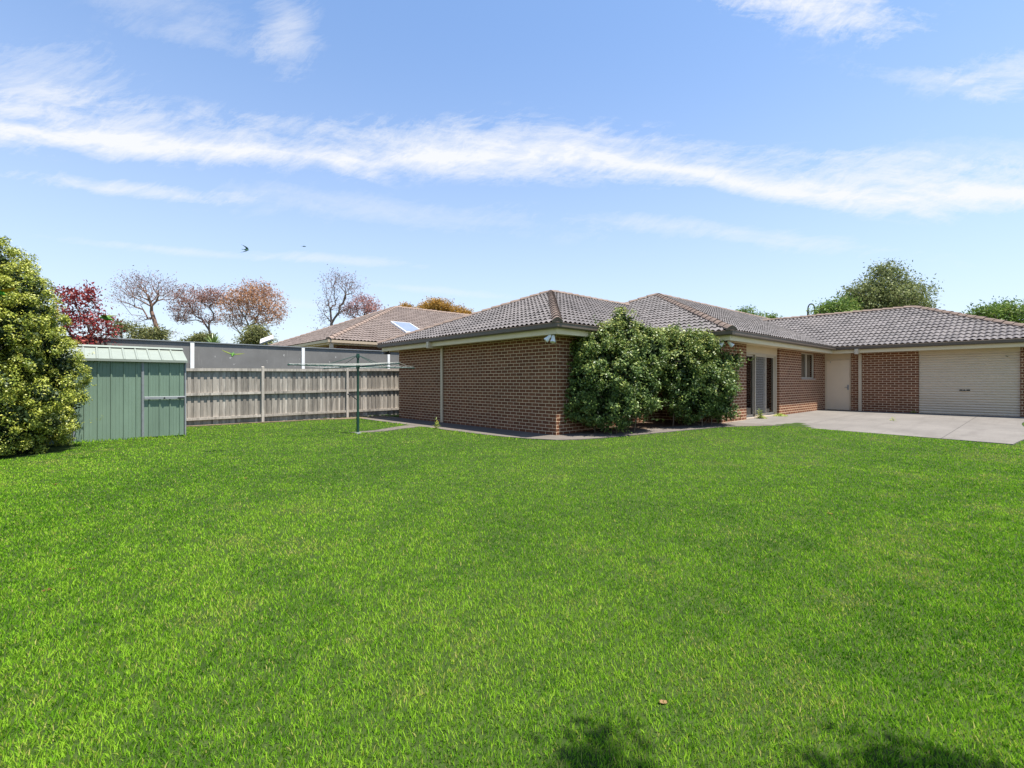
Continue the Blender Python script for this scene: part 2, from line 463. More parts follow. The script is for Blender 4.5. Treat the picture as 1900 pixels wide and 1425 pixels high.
    def erode(e, k, bias):
        x = math_(nt, 'MULTIPLY', math_(nt, 'SUBTRACT', math_(nt, 'ADD', e, math_(nt, 'MULTIPLY', fz, k)), bias), 1.15, clamp=True)
        return math_(nt, 'MULTIPLY', x, math_(nt, 'MULTIPLY', e, 3.0, clamp=True))
    d1 = math_(nt, 'MAXIMUM', math_(nt, 'MULTIPLY', erode(band, 1.25, .30), 0.78), erode(core, 1.0, .16))
    dens = d1
    # separate wisps: centre (u,v), half sizes, slant, strength
    for (cu, cvv, su, sv, sl, st) in [(.60, .80, .26, .075, -.20, 1.0), (-.47, .73, .075, .10, .0, .5), (-.70, .76, .20, .07, -.35, .3),
                                      (1.05, .655, .16, .055, .15, .65), (.92, .625, .22, .035, -.1, .45), (-1.02, .60, .24, .09, .1, .5),
                                      (-.72, .275, .30, .011, -.09, .35), (-.35, .255, .24, .014, -.06, .42), (-.15, .19, .20, .010, -.10, .3),
                                      (-.55, .17, .4, .012, -.06, .25), (.42, .31, .45, .030, -.12, .45), (-.80, .405, .28, .022, -.10, .75),
                                      (-.3, .36, .5, .04, -.1, .3), (.9, .46, .4, .06, .1, .3)]:
        du = math_(nt, 'SUBTRACT', u, cu)
        dd = math_(nt, 'SUBTRACT', math_(nt, 'SUBTRACT', v, cvv), math_(nt, 'MULTIPLY', du, sl))
        dd = math_(nt, 'ADD', dd, math_(nt, 'MULTIPLY', math_(nt, 'SUBTRACT', f3, 0.5), sv * 1.6))
        q = math_(nt, 'ADD', math_(nt, 'POWER', math_(nt, 'ABSOLUTE', math_(nt, 'DIVIDE', du, su)), 2.0), math_(nt, 'POWER', math_(nt, 'ABSOLUTE', math_(nt, 'DIVIDE', dd, sv)), 2.0))
        e = math_(nt, 'POWER', 2.718, math_(nt, 'MULTIPLY', q, -1.3))
        e = math_(nt, 'MULTIPLY', erode(e, 1.15, .36), st)
        dens = math_(nt, 'ADD', dens, math_(nt, 'MULTIPLY', e, math_(nt, 'SUBTRACT', 1.0, dens, clamp=True)))
    dens = math_(nt, 'MULTIPLY', math_(nt, 'MULTIPLY', dens, front), 0.95, clamp=True)
    # thin high veil whitening the blue
    el = math_(nt, 'SUBTRACT', 1.0, math_(nt, 'DIVIDE', math_(nt, 'MAXIMUM', sp.outputs[2], 0.0), 0.62), clamp=True)
    veil = math_(nt, 'ADD', 0.03, math_(nt, 'MULTIPLY', math_(nt, 'POWER', el, 1.5), 0.72))
    skyb = mixc(nt, 1.0, sky.outputs[0], (1.36, 1.56, 1.72), 'MULTIPLY')
    skyc = mixc(nt, veil, skyb, (5.5, 5.6, 6.15))
    c = mixc(nt, dens, skyc, (6.5, 6.6, 6.8))
    nt.links.new(c, bg.inputs[0]); nt.links.new(bg.outputs[0], out.inputs[0])
world()

SC.view_settings.view_transform = 'Standard'; SC.view_settings.look = 'None'
SC.view_settings.gamma = 1.0; SC.view_settings.exposure = 1.2
SC.cycles.max_bounces = 6; SC.cycles.transparent_max_bounces = 12
SC.cycles.use_denoising = True; SC.cycles.denoiser = 'OPENIMAGEDENOISE'; SC.cycles.denoising_prefilter = 'ACCURATE'; SC.cycles.denoising_input_passes = 'RGB_ALBEDO_NORMAL'
SC.render.use_persistent_data = False

# ------------------------------------------------------------------ ground
def sheet(name, xs, ys, zf, mat, kind='structure', local=True):
    X, Y = np.meshgrid(xs, ys, indexing='ij'); Z = zf(X, Y)
    nx, ny = X.shape
    V = np.stack([X, Y, Z], -1).reshape(-1, 3)
    i = np.arange(nx * ny).reshape(nx, ny)
    F = np.stack([i[:-1, :-1], i[1:, :-1], i[1:, 1:], i[:-1, 1:]], -1).reshape(-1, 4)
    me = bpy.data.meshes.new(name); me.from_pydata(V.tolist(), [], F.tolist())
    o = link(name, me, mat, None, True)
    if local:
        o.location = (C0[0], C0[1], 0); o.rotation_euler = (0, 0, TH)
    return tag(o, kind=kind)

lx = np.concatenate([np.arange(-26, 16, 0.25)]); ly = np.arange(-26, 12, 0.25)
sheet('lawn', lx, ly, lambda x, y: gz(x, y) - 0.006, M['turf'])
sheet('ground', np.array([-1500, -200, -60, -30, 0, 30, 60, 200, 1500.0]), np.array([-1500, -200, -60, -30, 0, 30, 60, 200, 1500.0]), lambda x, y: x * 0 - 0.12, M['land'], local=False)

def strip(name, A, B, lift, mat, drop=0.06):
    """a concrete strip between two plan polylines with the same number of points"""
    v = []; f = []; n = len(A)
    for (p, q) in zip(A, B):
        za, zb = float(gz(*p)) + lift, float(gz(*q)) + lift
        v += [(p[0], p[1], za - drop), (p[0], p[1], za), (q[0], q[1], zb), (q[0], q[1], zb - drop)]
    for i in range(n - 1):
        a, b = i * 4, i * 4 + 4
        f += [(a, b, b + 1, a + 1), (a + 1, b + 1, b + 2, a + 2), (a + 2, b + 2, b + 3, a + 3)]
    f += [(0, 1, 2, 3), ((n - 1) * 4 + 3, (n - 1) * 4 + 2, (n - 1) * 4 + 1, (n - 1) * 4)]
    o = MB().add(v, f).build(name, mat)
    o.location = (C0[0], C0[1], 0); o.rotation_euler = (0, 0, TH)
    return tag(o, kind='structure')

def densify(pts, step=0.35):
    out = [pts[0]]
    for p, q in zip(pts[:-1], pts[1:]):
        n = max(1, int(math.hypot(q[0] - p[0], q[1] - p[1]) / step))
        out += [(p[0] + (q[0] - p[0]) * k / n, p[1] + (q[1] - p[1]) * k / n) for k in range(1, n + 1)]
    return out

def resample(pts, n):
    d = [0]
    for p, q in zip(pts[:-1], pts[1:]): d.append(d[-1] + math.hypot(q[0] - p[0], q[1] - p[1]))
    s = np.linspace(0, d[-1], n)
    return list(zip(np.interp(s, d, [p[0] for p in pts]).tolist(), np.interp(s, d, [p[1] for p in pts]).tolist()))

PATH_OUT = [(-1.22, 8.6), (-1.22, 5.0), (-1.22, 1.9), (-1.12, 0.7), (-.96, 0.0), (-.66, -.62), (-.2, -.92), (.5, -1.12), (2.0, -1.62), (3.9, -2.3), (5.3, -3.3)]
PATH_IN = [(0.03, 8.6), (0.03, 5.0), (0.03, 1.9), (0.03, 0.7), (0.03, 0.03), (0.03, 0.03), (0.3, 0.03), (.8, -.40), (2.1, -.9), (3.9, -1.5), (5.3, -1.95)]
strip('path', PATH_OUT, PATH_IN, 0.012, M['path'])
PATIO = (5.305, 13.9, -7.62, -1.88)
pa = [(x, PATIO[2] - 0.12 * math.sin(x)) for x in np.linspace(5.305, 13.85, 20)]
pb = [(x, PATIO[3]) for x in np.linspace(5.305, 13.85, 20)]
strip('patio', pa, pb, 0.014, M['patio'])
strip('garden_bed', [(.32, .02), (.8, -.41), (2.1, -.91), (3.9, -1.51), (4.9, -1.86)], [(.5, .02), (.9, .02), (2.1, .02), (4.6, .02), (4.64, .0)], 0.018, M['soil'], 0.05)
LINE_POS = W2L(-3.93, 12.23)
strip('stepping_path', [(-1.2, 4.95), (-1.9, 4.62), (-2.7, 4.15), (LINE_POS[0] - .1, LINE_POS[1] + .32)], [(-1.2, 4.2), (-1.8, 4.12), (-2.6, 3.78), (LINE_POS[0], LINE_POS[1] - .02)], 0.008, M['path'], 0.05)
strip('soil_strip', [(x, 9.05) for x in np.linspace(-6.6, 0.05, 12)], [(x, 9.05 - (0.22 + 0.55 * sstep(-3, -0.6, x) + 0.08 * math.sin(x * 3))) for x in np.linspace(-6.6, 0.05, 12)], 0.016, M['drysoil'], 0.05)

# ------------------------------------------------------------------ house
OVER = 0.45
SOFF = 2.45
EZ = 2.68           # tile edge height
PITCH = 0.42
FOOT = [(4.66, 7.78), (0, 7.78), (0, 0), (4.66, 0), (4.66, -1.91), (13.86, -1.91), (13.86, -7.97), (21.26, -7.97), (21.26, -1.91), (30, -1.91), (30, 8.35), (4.66, 8.35)]
house = empty('brick_house', (C0[0], C0[1], 0), TH, 'brown brick single storey house with grey tiled hip roofs and white roller garage door'.replace('white ', 'beige '), 'house')

def wall_run(mb, p, q, opens, z0=-0.08, z1=SOFF + 0.06, th=0.11, inset=0.0):
    p = Vector(p); q = Vector(q); Ln = (q - p).length; d = (q - p) / Ln; nin = Vector((-d.y, d.x))   # inward = left
    def bx(s0, s1, a, b):
        if s1 - s0 < 1e-4 or b - a < 1e-4: return
        c = [p + d * s0, p + d * s1, p + d * s1 + nin * th, p + d * s0 + nin * th]
        mb.hexa([(k.x, k.y, a) for k in c] + [(k.x, k.y, b) for k in c])
    s = inset
    for (s0, s1, a, b) in sorted(opens):
        bx(s, s0, z0, z1); bx(s0, s1, z0, a); bx(s0, s1, b, z1); s = s1
    bx(s, Ln, z0, z1)

SD0, SD1 = 1.70, 4.36       # sliding door along the patio wall
WN0, WN1 = 6.55, 8.09       # window
mb = MB()
opens = {4: [(SD0, SD1, 0.16, 2.6), (WN0, WN1, 1.44, 2.40)],
         5: [(0.03, 0.93, 0.10, 2.6), (2.97, 5.49, 0.10, 2.6)]}
nF = len(FOOT)
for i in range(nF):
    p, q, pr = Vector(FOOT[i]), Vector(FOOT[(i + 1) % nF]), Vector(FOOT[i - 1])
    d0, d1 = p - pr, q - p
    convex = (d0.x * d1.y - d0.y * d1.x) > 0
    wall_run(mb, p, q, opens.get(i, []), inset=0.11 if convex else 0.0)
wm = mb.mesh('wall')
box_uv(wm)
link('wall', wm, M['brick'], house)

# eaves
off = lambda o: o
fas = sweep(FOOT, [(OVER - 0.03, SOFF - 0.03), (OVER, SOFF - 0.03), (OVER, EZ - 0.02), (OVER - 0.03, EZ - 0.02)], True).build('fascia', M['cream'], house)
sweep(FOOT, [(-0.104, SOFF), (OVER - 0.032, SOFF), (OVER - 0.032, SOFF + 0.012), (-0.104, SOFF + 0.012)], True).build('soffit', M['cream'], house)
gp = [(OVER + 0.003, SOFF + 0.10), (OVER + 0.09, SOFF + 0.10), (OVER + 0.115, SOFF + 0.125), (OVER + 0.12, EZ - 0.025), (OVER + 0.132, EZ - 0.012), (OVER + 0.120, EZ - 0.004), (OVER + 0.108, EZ - 0.03), (OVER + 0.10, SOFF + 0.13), (OVER + 0.003, SOFF + 0.125)]
sweep(FOOT, gp, True).build('gutter', M['gutter'], house)

def tile_face(poly, e0, e1, ez, pitch, per=0.165, g=0.33, amp=0.026, step=0.038, nu=8):
    """tiled slope: poly is a convex plan polygon, e0->e1 the eave (upslope to its left)"""
    e0 = Vector(e0); e1 = Vector(e1); ud = (e1 - e0).normalized(); vd = Vector((-ud.y, ud.x))
    us = [(Vector(p) - e0).dot(ud) for p in poly]; vs = [(Vector(p) - e0).dot(vd) for p in poly]
    u0, u1, v1 = math.floor(min(us) / per) * per, max(us) + per, max(vs) + 0.02
    cs = 1 / math.sqrt(1 + pitch * pitch); gp_ = g * cs
    U = np.arange(u0, u1 + 1e-6, per / nu)
    ph = (U / per) % 1.0
    # rolled tile: a broad hump and a narrower pan
    W = amp * (0.5 - 0.5 * np.cos(2 * np.pi * ph)) ** 0.8
    nc = int(v1 / gp_) + 1
    rows = []
    for j in range(nc):
        a = j * gp_; b = a + gp_
        rows.append((a - 0.034, step)); rows.append((b + 0.004, 0.0))
    rg = np.random.default_rng(int(abs(e0.x * 31 + e0.y * 17) * 10) + 3)
    V = np.zeros((len(rows), len(U), 3)); UVv = np.zeros((len(rows), len(U), 2))
    for r, (vv, h) in enumerate(rows):
        j = r // 2
        tl = np.floor(U / (per * 2)).astype(int)
        jit = rg.normal(0, 0.0028, tl.max() - tl.min() + 1)[tl - tl.min()]
        pu = U + (per if j % 2 else 0) * 0
        V[r, :, 0] = e0.x + ud.x * pu + vd.x * vv; V[r, :, 1] = e0.y + ud.y * pu + vd.y * vv
        V[r, :, 2] = ez + pitch * vv + W + (h * (.6 + .4 * W / amp) if h else 0) + jit
        UVv[r, :, 0] = U + 0.001; UVv[r, :, 1] = (j + 0.5) * 0.33
    nr, nu_ = len(rows), len(U)
    idx = np.arange(nr * nu_).reshape(nr, nu_)
    F = np.stack([idx[:-1, :-1], idx[:-1, 1:], idx[1:, 1:], idx[1:, :-1]], -1).reshape(-1, 4)
    bm = bmesh.new(); uvl = bm.loops.layers.uv.new('UVMap')
    bv = [bm.verts.new(c) for c in V.reshape(-1, 3).tolist()]
    uvf = UVv.reshape(-1, 2)
    for f in F.tolist():
        fc = bm.faces.new([bv[k] for k in f])
        for lp, k in zip(fc.loops, (f[0], f[0], f[0], f[0])): lp[uvl].uv = uvf[k]
    n = len(poly)
    for i in range(n):
        p, q = Vector(poly[i]), Vector(poly[(i + 1) % n])
        d = (q - p)
        if d.length < 1e-6: continue
        if abs((p - e0).dot(vd)) < 1e-4 and abs((q - e0).dot(vd)) < 1e-4: continue     # the eave keeps its tile lip
        nrm = Vector((d.y, -d.x, 0)).normalized()      # outward for a counter-clockwise polygon
        bmesh.ops.bisect_plane(bm, geom=bm.verts[:] + bm.edges[:] + bm.faces[:], plane_co=(p.x, p.y, 0), plane_no=nrm, clear_outer=True)
    return bm

def merge(bms, name, mat, parent):
    me = bpy.data.meshes.new(name); tot = bmesh.new()
    tot.loops.layers.uv.new('UVMap')
    for b in bms:
        t = bpy.data.meshes.new('tmp'); b.to_mesh(t); b.free(); tot.from_mesh(t); bpy.data.meshes.remove(t)
    tot.normal_update(); tot.to_mesh(me); tot.free()
    return link(name, me, mat, parent)

def caps(mb, p, q, r=0.125, ln=0.36, lift=0.07):
    """overlapping ridge tiles from p (low) to q (high)"""
    p, q = Vector(p), Vector(q); d = (q - p); L_ = d.length; d.normalize()
    side = Vector((-d.y, d.x, 0)).normalized(); up = side.cross(d) * -1
    if up.z < 0: up = -up
    n = max(1, int(L_ / ln)); ln = L_ / n
    for k in range(n):
        a = p + d * (k * ln - 0.02); b = p + d * ((k + 1) * ln + 0.02)
        jz = random.uniform(-.006, .006)
        v = []
        for c, s, l in ((a, 1.0, lift + 0.022), (b, 0.86, lift)):
            for t in (-1.0, -0.62, -0.2, 0.2, 0.62, 1.0):
                v.append(c + side * (t * r * s) + up * (l + jz + 0.085 * s * (1 - abs(t) ** 1.6) - 0.06))
        for c, s, l in ((a, 1.0, lift - 0.03), (b, 0.86, lift - 0.03)):
            for t in (-1.0, 1.0):
                v.append(c + side * (t * r * s) + up * (l - 0.06))
        f = [(i, i + 1, i + 7, i + 6) for i in range(5)] + [(12, 0, 1, 2, 3, 4, 5, 13), (14, 15, 11, 10, 9, 8, 7, 6), (12, 14, 6, 0), (13, 5, 11, 15)]
        mb.add(v, f, random.random())

def hip_roof(x0, x1, y0, y1, ez, pitch, axis, ends=(True, True), faces='all', cap_trim=None):
    """returns (list of face bmeshes, list of cap lines) of a hip roof on the rectangle; ridge along axis"""
    out = []; lines = []
    if axis == 'x':
        h = (y1 - y0) / 2; ym = (y0 + y1) / 2; zr = ez + pitch * h
        a = x0 + h if ends[0] else x0; b = x1 - h if ends[1] else x1
        pl = {'y0': ([(x0, y0), (x1, y0), (b, ym), (a, ym)], (x0, y0), (x1, y0)), 'y1': ([(x1, y1), (x0, y1), (a, ym), (b, ym)], (x1, y1), (x0, y1))}
        if ends[0]: pl['x0'] = ([(x0, y1), (x0, y0), (a, ym)], (x0, y1), (x0, y0)); lines += [((x0, y0, ez), (a, ym, zr)), ((x0, y1, ez), (a, ym, zr))]
        if ends[1]: pl['x1'] = ([(x1, y0), (x1, y1), (b, ym)], (x1, y0), (x1, y1)); lines += [((x1, y0, ez), (b, ym, zr)), ((x1, y1, ez), (b, ym, zr))]
        lines.append(((b, ym, zr), (a, ym, zr)))
    else:
        h = (x1 - x0) / 2; xm = (x0 + x1) / 2; zr = ez + pitch * h
        a = y0 + h if ends[0] else y0; b = y1 - h if ends[1] else y1
        pl = {'x0': ([(x0, y1), (x0, y0), (xm, a), (xm, b)], (x0, y1), (x0, y0)), 'x1': ([(x1, y0), (x1, y1), (xm, b), (xm, a)], (x1, y0), (x1, y1))}
        if ends[0]: pl['y0'] = ([(x0, y0), (x1, y0), (xm, a)], (x0, y0), (x1, y0)); lines += [((x0, y0, ez), (xm, a, zr)), ((x1, y0, ez), (xm, a, zr))]
        if ends[1]: pl['y1'] = ([(x1, y1), (x0, y1), (xm, b)], (x1, y1), (x0, y1)); lines += [((x0, y1, ez), (xm, b, zr)), ((x1, y1, ez), (xm, b, zr))]
        lines.append(((xm, b, zr), (xm, a, zr)))
    for k, (poly, e0, e1) in pl.items():
        if faces == 'all' or k in faces: out.append(tile_face(poly, e0, e1, ez, pitch))
    return out, lines

EO = 0.52
fl = []; cl = []
# bedroom wing: eave all round, ridge along x running into the main roof
f, l = hip_roof(-EO, 9.6, -EO, 7.78 + EO, EZ, PITCH, 'x', (True, False)); fl += f; cl += [x for x in l]
# main roof
f, l = hip_roof(4.66 - EO, 30 + EO, -1.91 - EO, 8.35 + EO, EZ, PITCH, 'x', (True, True)); fl += f; cl += l
# garage wing: ridge along y
f, l = hip_roof(13.86 - EO, 21.26 + EO, -7.97 - EO, 3.0, EZ, PITCH, 'y', (True, False)); fl += f; cl += l
roof = merge(fl, 'roof', M['tile'], house)
for (p, q) in cl:
    mbc = MB()
    p, q = list(p), list(q)
    if p[2] > q[2] + 1e-3: p, q = q, p
    # stop ridges where they run under the main roof
    if abs(p[2] - q[2]) < 1e-3:
        zr = p[2]
        if abs(p[1] - 3.89) < 0.01 and abs(q[1] - 3.89) < 0.01:            # bedroom ridge
            (p if p[0] > q[0] else q)[0] = 4.66 - EO + (zr - EZ) / PITCH + 0.1
        if abs(p[0] - q[0]) < 1e-3:                                        # garage ridge
            (p if p[1] > q[1] else q)[1] = -1.91 - EO + (zr - EZ) / PITCH + 0.1
    if abs(p[2] - EZ) < 1e-3 and not (abs(p[0] - (4.66 - EO)) < .02 and p[1] > 5): caps(mbc, (p[0], p[1], p[2] + 0.01), q)
    elif abs(p[2] - EZ) >= 1e-3: caps(mbc, p, q)
    else:                                                                  # hidden foot of the far hip: keep its visible top
        P, Q = Vector(p), Vector(q); caps(mbc, tuple(P.lerp(Q, 0.62)), q)
    mbc.build('ridge_cap', M['cap'], roof)

# downpipes
def downpipe(x, y, axis, ztop=SOFF, zb=0.0):
    """axis: the outward direction of the wall"""
    m = MB(); ox, oy = axis
    def bx(o0, o1, half, z0, z1, cx=0.0):
        if ox: m.box(*sorted((x + ox * o0, x + ox * o1)), y + cx - half, y + cx + half, z0, z1)
        else: m.box(x + cx - half, x + cx + half, *sorted((y + oy * o0, y + oy * o1)), z0, z1)
    bx(0.012, 0.068, 0.05, zb, ztop - 0.068)
    r = m.build('downpipe', M['pipe'], house, 0.006)
    m2 = MB(); m = m2
    bx(0.012, OVER - 0.06, 0.042, ztop - 0.066, ztop - 0.012)
    m2.build('elbow', M['pipe'], r, 0.006)
    m3 = MB(); m = m3
    bx(OVER - 0.058, OVER + 0.135, 0.062, ztop - 0.085, ztop + 0.115)
    m3.build('outlet_box', M['pipe'], r, 0.006)
    for z in (0.45, 2.0):
        m = MB(); bx(0.003, 0.073, 0.062, z, z + 0.03); m.build('bracket', M['pipe'], r)
    return r
downpipe(0, 4.93, (-1, 0), zb=0.02)
downpipe(13.86, -3.14, (-1, 0), zb=0.19)

# sliding door in its brick reveal; wall plane y=-1.91, inside is +y
yw = -1.91
X0 = 4.66 + SD0; X1 = 4.66 + SD1
yr = yw + 0.075
sl = empty('sliding_door', (0, 0, 0)); sl.parent = house
zs, zh = 0.165, 2.23
m = MB()
m.box(X0, X0 + 0.05, yr, yr + 0.11, zs, zh); m.box(X1 - 0.05, X1, yr, yr + 0.11, zs, zh)
m.box(X0 + 0.05, X1 - 0.05, yr, yr + 0.11, zh - 0.055, zh); m.box(X0 + 0.05, X1 - 0.05, yr - 0.03, yr + 0.11, zs, zs + 0.05)
m.build('door_frame', M['alu'], sl, 0.004)
m = MB(); m.box(X0, X1, yr - 0.01, yr + 0.08, zh + 0.002, SOFF - 0.002); m.build('head_panel', M['beige'], sl)
wd = (X1 - X0 - 0.1) / 3
def leaf(x0, x1, y0, mat, nm):
    mm = MB(); b = 0.045
    za, zb = zs + 0.052, zh - 0.058
    mm.box(x0, x0 + b, y0, y0 + 0.03, za, zb); mm.box(x1 - b, x1, y0, y0 + 0.03, za, zb)
    mm.box(x0 + b, x1 - b, y0, y0 + 0.03, za, za + 0.075); mm.box(x0 + b, x1 - b, y0, y0 + 0.03, zb - 0.05, zb)
    o = mm.build(nm, mat, sl, 0.003)
    return o, (x0 + b, x1 - b, za + 0.075, zb - 0.05)
d1, g = leaf(X0 + 0.052, X0 + 0.05 + wd, yr + 0.07, M['alu'], 'fixed_leaf')
mm = MB(); mm.box(g[0], g[1], yr + 0.083, yr + 0.088, g[2], g[3]); mm.build('pane', M['glass'], d1)
d3, g = leaf(X0 + 0.05 + 2 * wd, X1 - 0.052, yr + 0.07, M['alu'], 'fixed_leaf')
mm = MB(); mm.box(g[0], g[1], yr + 0.083, yr + 0.088, g[2], g[3]); mm.build('pane', M['glass'], d3)
d2, g = leaf(X0 + 0.05 + wd - 0.02, X0 + 0.05 + 2 * wd + 0.02, yr + 0.012, M['alu'], 'screen_door')
# diamond security grille
mm = MB()
gx0, gx1, gz0, gz1 = g
pit = 0.085; sl_k = 1.9
for sgn in (1, -1):
    c0 = -4.0
    while c0 < 6.0:
        # line z = gz0 + sgn*sl_k*(x-gx0) + c0, clipped to the frame
        pts = []
        for x in (gx0, gx1):
            z = gz0 + sgn * sl_k * (x - gx0) + c0
            if gz0 <= z <= gz1: pts.append((x, z))
        for z in (gz0, gz1):
            x = gx0 + (z - gz0 - c0) / (sgn * sl_k)
            if gx0 < x < gx1: pts.append((x, z))
        if len(pts) >= 2:
            (xa, za), (xb, zb) = pts[0], pts[1]
            yy = yr + 0.024 + (0.004 if sgn > 0 else 0)
            mm.tube((xa, yy, za), (xb, yy, zb), 0.006, 0.006, 4, False)
        c0 += pit * sl_k
mm.build('grille', M['meshwire'], d2)
mm = MB(); mm.box(g[0], g[1], yr + 0.088, yr + 0.093, g[2], g[3]); mm.build('pane', M['glass'], d2)
mm = MB()
for k in range(14):
    xx = X0 + 0.08 + 2 * wd + k * 0.058
    mm.box(xx, xx + 0.045, yr + 0.20 + 0.012 * (k % 2), yr + 0.212 + 0.012 * (k % 2), zs + 0.06, zh - 0.04, random.random())
mm.build('blind', M['curtain'], sl)
mm = MB()
for k in range(22):
    zz = zs + 0.1 + k * 0.09
    mm.box(X0 + 0.06, X0 + 2 * wd, yr + 0.24, yr + 0.25, zz, zz + 0.07, random.random())
mm.build('dark_room_slats', M['roomdark'], sl)  # added dark slats stand in for the unlit room behind the glass

# window
X0w, X1w = 4.66 + WN0, 4.66 + WN1
win = empty('window'); win.parent = house
z0w, z1w = 1.455, 2.40
m = MB(); y0 = yw + 0.05
m.box(X0w, X0w + 0.035, y0, y0 + 0.06, z0w, z1w); m.box(X1w - 0.035, X1w, y0, y0 + 0.06, z0w, z1w)
m.box(X0w + 0.035, X1w - 0.035, y0, y0 + 0.06, z1w - 0.035, z1w); m.box(X0w + 0.035, X1w - 0.035, y0, y0 + 0.06, z0w, z0w + 0.035)
xm = (X0w + X1w) / 2 - 0.05
m.box(xm - 0.025, xm + 0.025, y0 - 0.006, y0 + 0.05, z0w + 0.036, z1w - 0.036)
m.build('frame', M['alu'], win, 0.003)
m = MB(); m.box(X0w + 0.036, X1w - 0.036, y0 + 0.034, y0 + 0.039, z0w + 0.036, z1w - 0.036); m.build('pane', M['glass'], win)
m = MB(); m.hexa([(X0w - .01, yw - 0.03, 1.405), (X1w + .01, yw - 0.03, 1.405), (X1w + .01, yw + 0.1, 1.42), (X0w - .01, yw + 0.1, 1.42), (X0w - .01, yw - 0.03, 1.435), (X1w + .01, yw - 0.03, 1.435), (X1w + .01, yw + 0.1, 1.453), (X0w - .01, yw + 0.1, 1.453)])
m.build('sill', M['brick_next'], win)
m = MB()
for k in range(12):
    xx = xm + 0.05 + k * 0.062
    m.box(xx, xx + 0.05, y0 + 0.12 + 0.012 * (k % 2), y0 + 0.13 + 0.012 * (k % 2), z0w, z1w, random.random())
m.build('blind', M['curtain'], win)

# side door on the garage wall, plane x=13.86, inside +x
xw = 13.86
ya, yb = -1.91 - 0.93, -1.91 - 0.03
sdoor = empty('side_door'); sdoor.parent = house
m = MB()
m.box(xw + 0.045, xw + 0.1, ya, ya + 0.05, 0.16, 2.24); m.box(xw + 0.045, xw + 0.1, yb - 0.05, yb, 0.16, 2.24)
m.box(xw + 0.045, xw + 0.1, ya + 0.05, yb - 0.05, 2.19, 2.24)
m.build('door_frame', M['beige'], sdoor, 0.004)
m = MB(); m.box(xw + 0.055, xw + 0.095, ya + 0.054, yb - 0.054, 0.2, 2.185); m.build('door_leaf', M['door'], sdoor, 0.004)
m = MB(); m.box(xw + 0.03, xw + 0.1, ya, yb, 2.243, SOFF - 0.003); m.build('head_panel', M['beige'], sdoor)
m = MB(); hy = ya + 0.11
m.tube((xw + 0.054, hy, 1.1), (xw - 0.01, hy, 1.1), 0.012, 0.012, 8); m.tube((xw - 0.005, hy, 1.1), (xw - 0.005, hy + 0.1, 1.1), 0.011, 0.009, 8)
m.box(xw + 0.048, xw + 0.056, hy - 0.025, hy + 0.025, 1.0, 1.2)
m.build('handle', M['galv'], sdoor)
m = MB(); m.tube((xw + 0.052, yb - 0.2, 2.13), (xw + 0.01, yb - 0.2, 2.09), 0.012, 0.008, 6); m.build('hook', M['galv'], sdoor)

# roller door
ra, rb = -1.91 - 5.49, -1.91 - 2.97
rd = empty('roller_door'); rd.parent = house
m = MB(); v = []; f = []
zs_ = np.arange(0.185, 2.36, 0.0125)
prof = []
for z in zs_:
    ph = ((z - 0.185) / 0.087) % 1.0
    dpt = 0.034 * (0.5 + 0.5 * math.cos(2 * math.pi * ph)) ** 3.2
    prof.append((xw + 0.055 + dpt, z))
for (x, z) in prof: v += [(x, ra + 0.005, z), (x, rb - 0.005, z)]
f = [(2 * i, 2 * i + 2, 2 * i + 3, 2 * i + 1) for i in range(len(prof) - 1)]
m.add(v, f); cur = m.build('curtain', M['roller'], rd, smooth=True)
m = MB(); m.box(xw + 0.018, xw + 0.05, ra, rb, 2.325, SOFF - 0.003); m.build('head_panel', M['beige'], rd)
m = MB(); m.box(xw + 0.04, xw + 0.08, ra + 0.006, rb - 0.006, 0.165, 0.2); m.build('bottom_rail', M['roller'], rd)
m = MB(); hc = (ra + rb) / 2 + 0.05
m.box(xw + 0.035, xw + 0.06, hc - 0.13, hc - 0.05, 1.005, 1.05); m.box(xw + 0.035, xw + 0.06, hc + 0.06, hc + 0.13, 1.005, 1.05)
m.box(xw + 0.03, xw + 0.05, hc - 0.05, hc + 0.06, 1.0, 1.02)
m.tube((xw + 0.06, hc + 0.01, 1.035), (xw + 0.03, hc + 0.01, 1.035), 0.018, 0.018, 10)
m.build('handle', M['black'], rd)
m = MB(); m.tube((xw + 0.06, ra + 0.33, 2.16), (xw + 0.03, ra + 0.27, 2.145), 0.012, 0.006, 6); m.build('latch', M['black'], rd)

# twin spot floodlights under two eave corners
def floodlight(x, y, heads):
    r = MB().tube((x, y, SOFF), (x, y, SOFF - 0.035), 0.055, 0.05, 12).build('floodlight', M['black'], house)
    for (dx, dy, dz) in heads:
        p = Vector((x + dx * 0.35, y + dy * 0.35, SOFF - 0.045)); q = Vector((x + dx, y + dy, SOFF + dz))
        MB().tube((x, y, SOFF - 0.03), p, 0.012, 0.012, 6).build('arm', M['black'], r)
        a = p; dr = (q - p).normalized()
        mm = MB(); prev = None
        for s, rr in ((0, .022), (.03, .038), (.09, .045), (.16, .062), (.18, .064)):
            if prev: mm.tube(a + dr * prev[0], a + dr * s, prev[1], rr, 14, True)
            prev = (s, rr)
        mm.build('lamp_head', M['white'], r, smooth=False)
def wdir(X, Y): # a world direction in house axes
    return X * CT + Y * ST, -X * ST + Y * CT
h1 = wdir(-0.19, -0.02); h2 = wdir(-0.03, -0.08)
floodlight(-0.36, -0.26, [(h1[0], h1[1], -0.17), (h2[0], h2[1], -0.2)])
h1 = wdir(-0.16, -0.03); h2 = wdir(0.16, -0.04)
floodlight(4.66 - 0.26, -1.91 - 0.24, [(h1[0], h1[1], -0.17), (h2[0], h2[1], -0.15)])
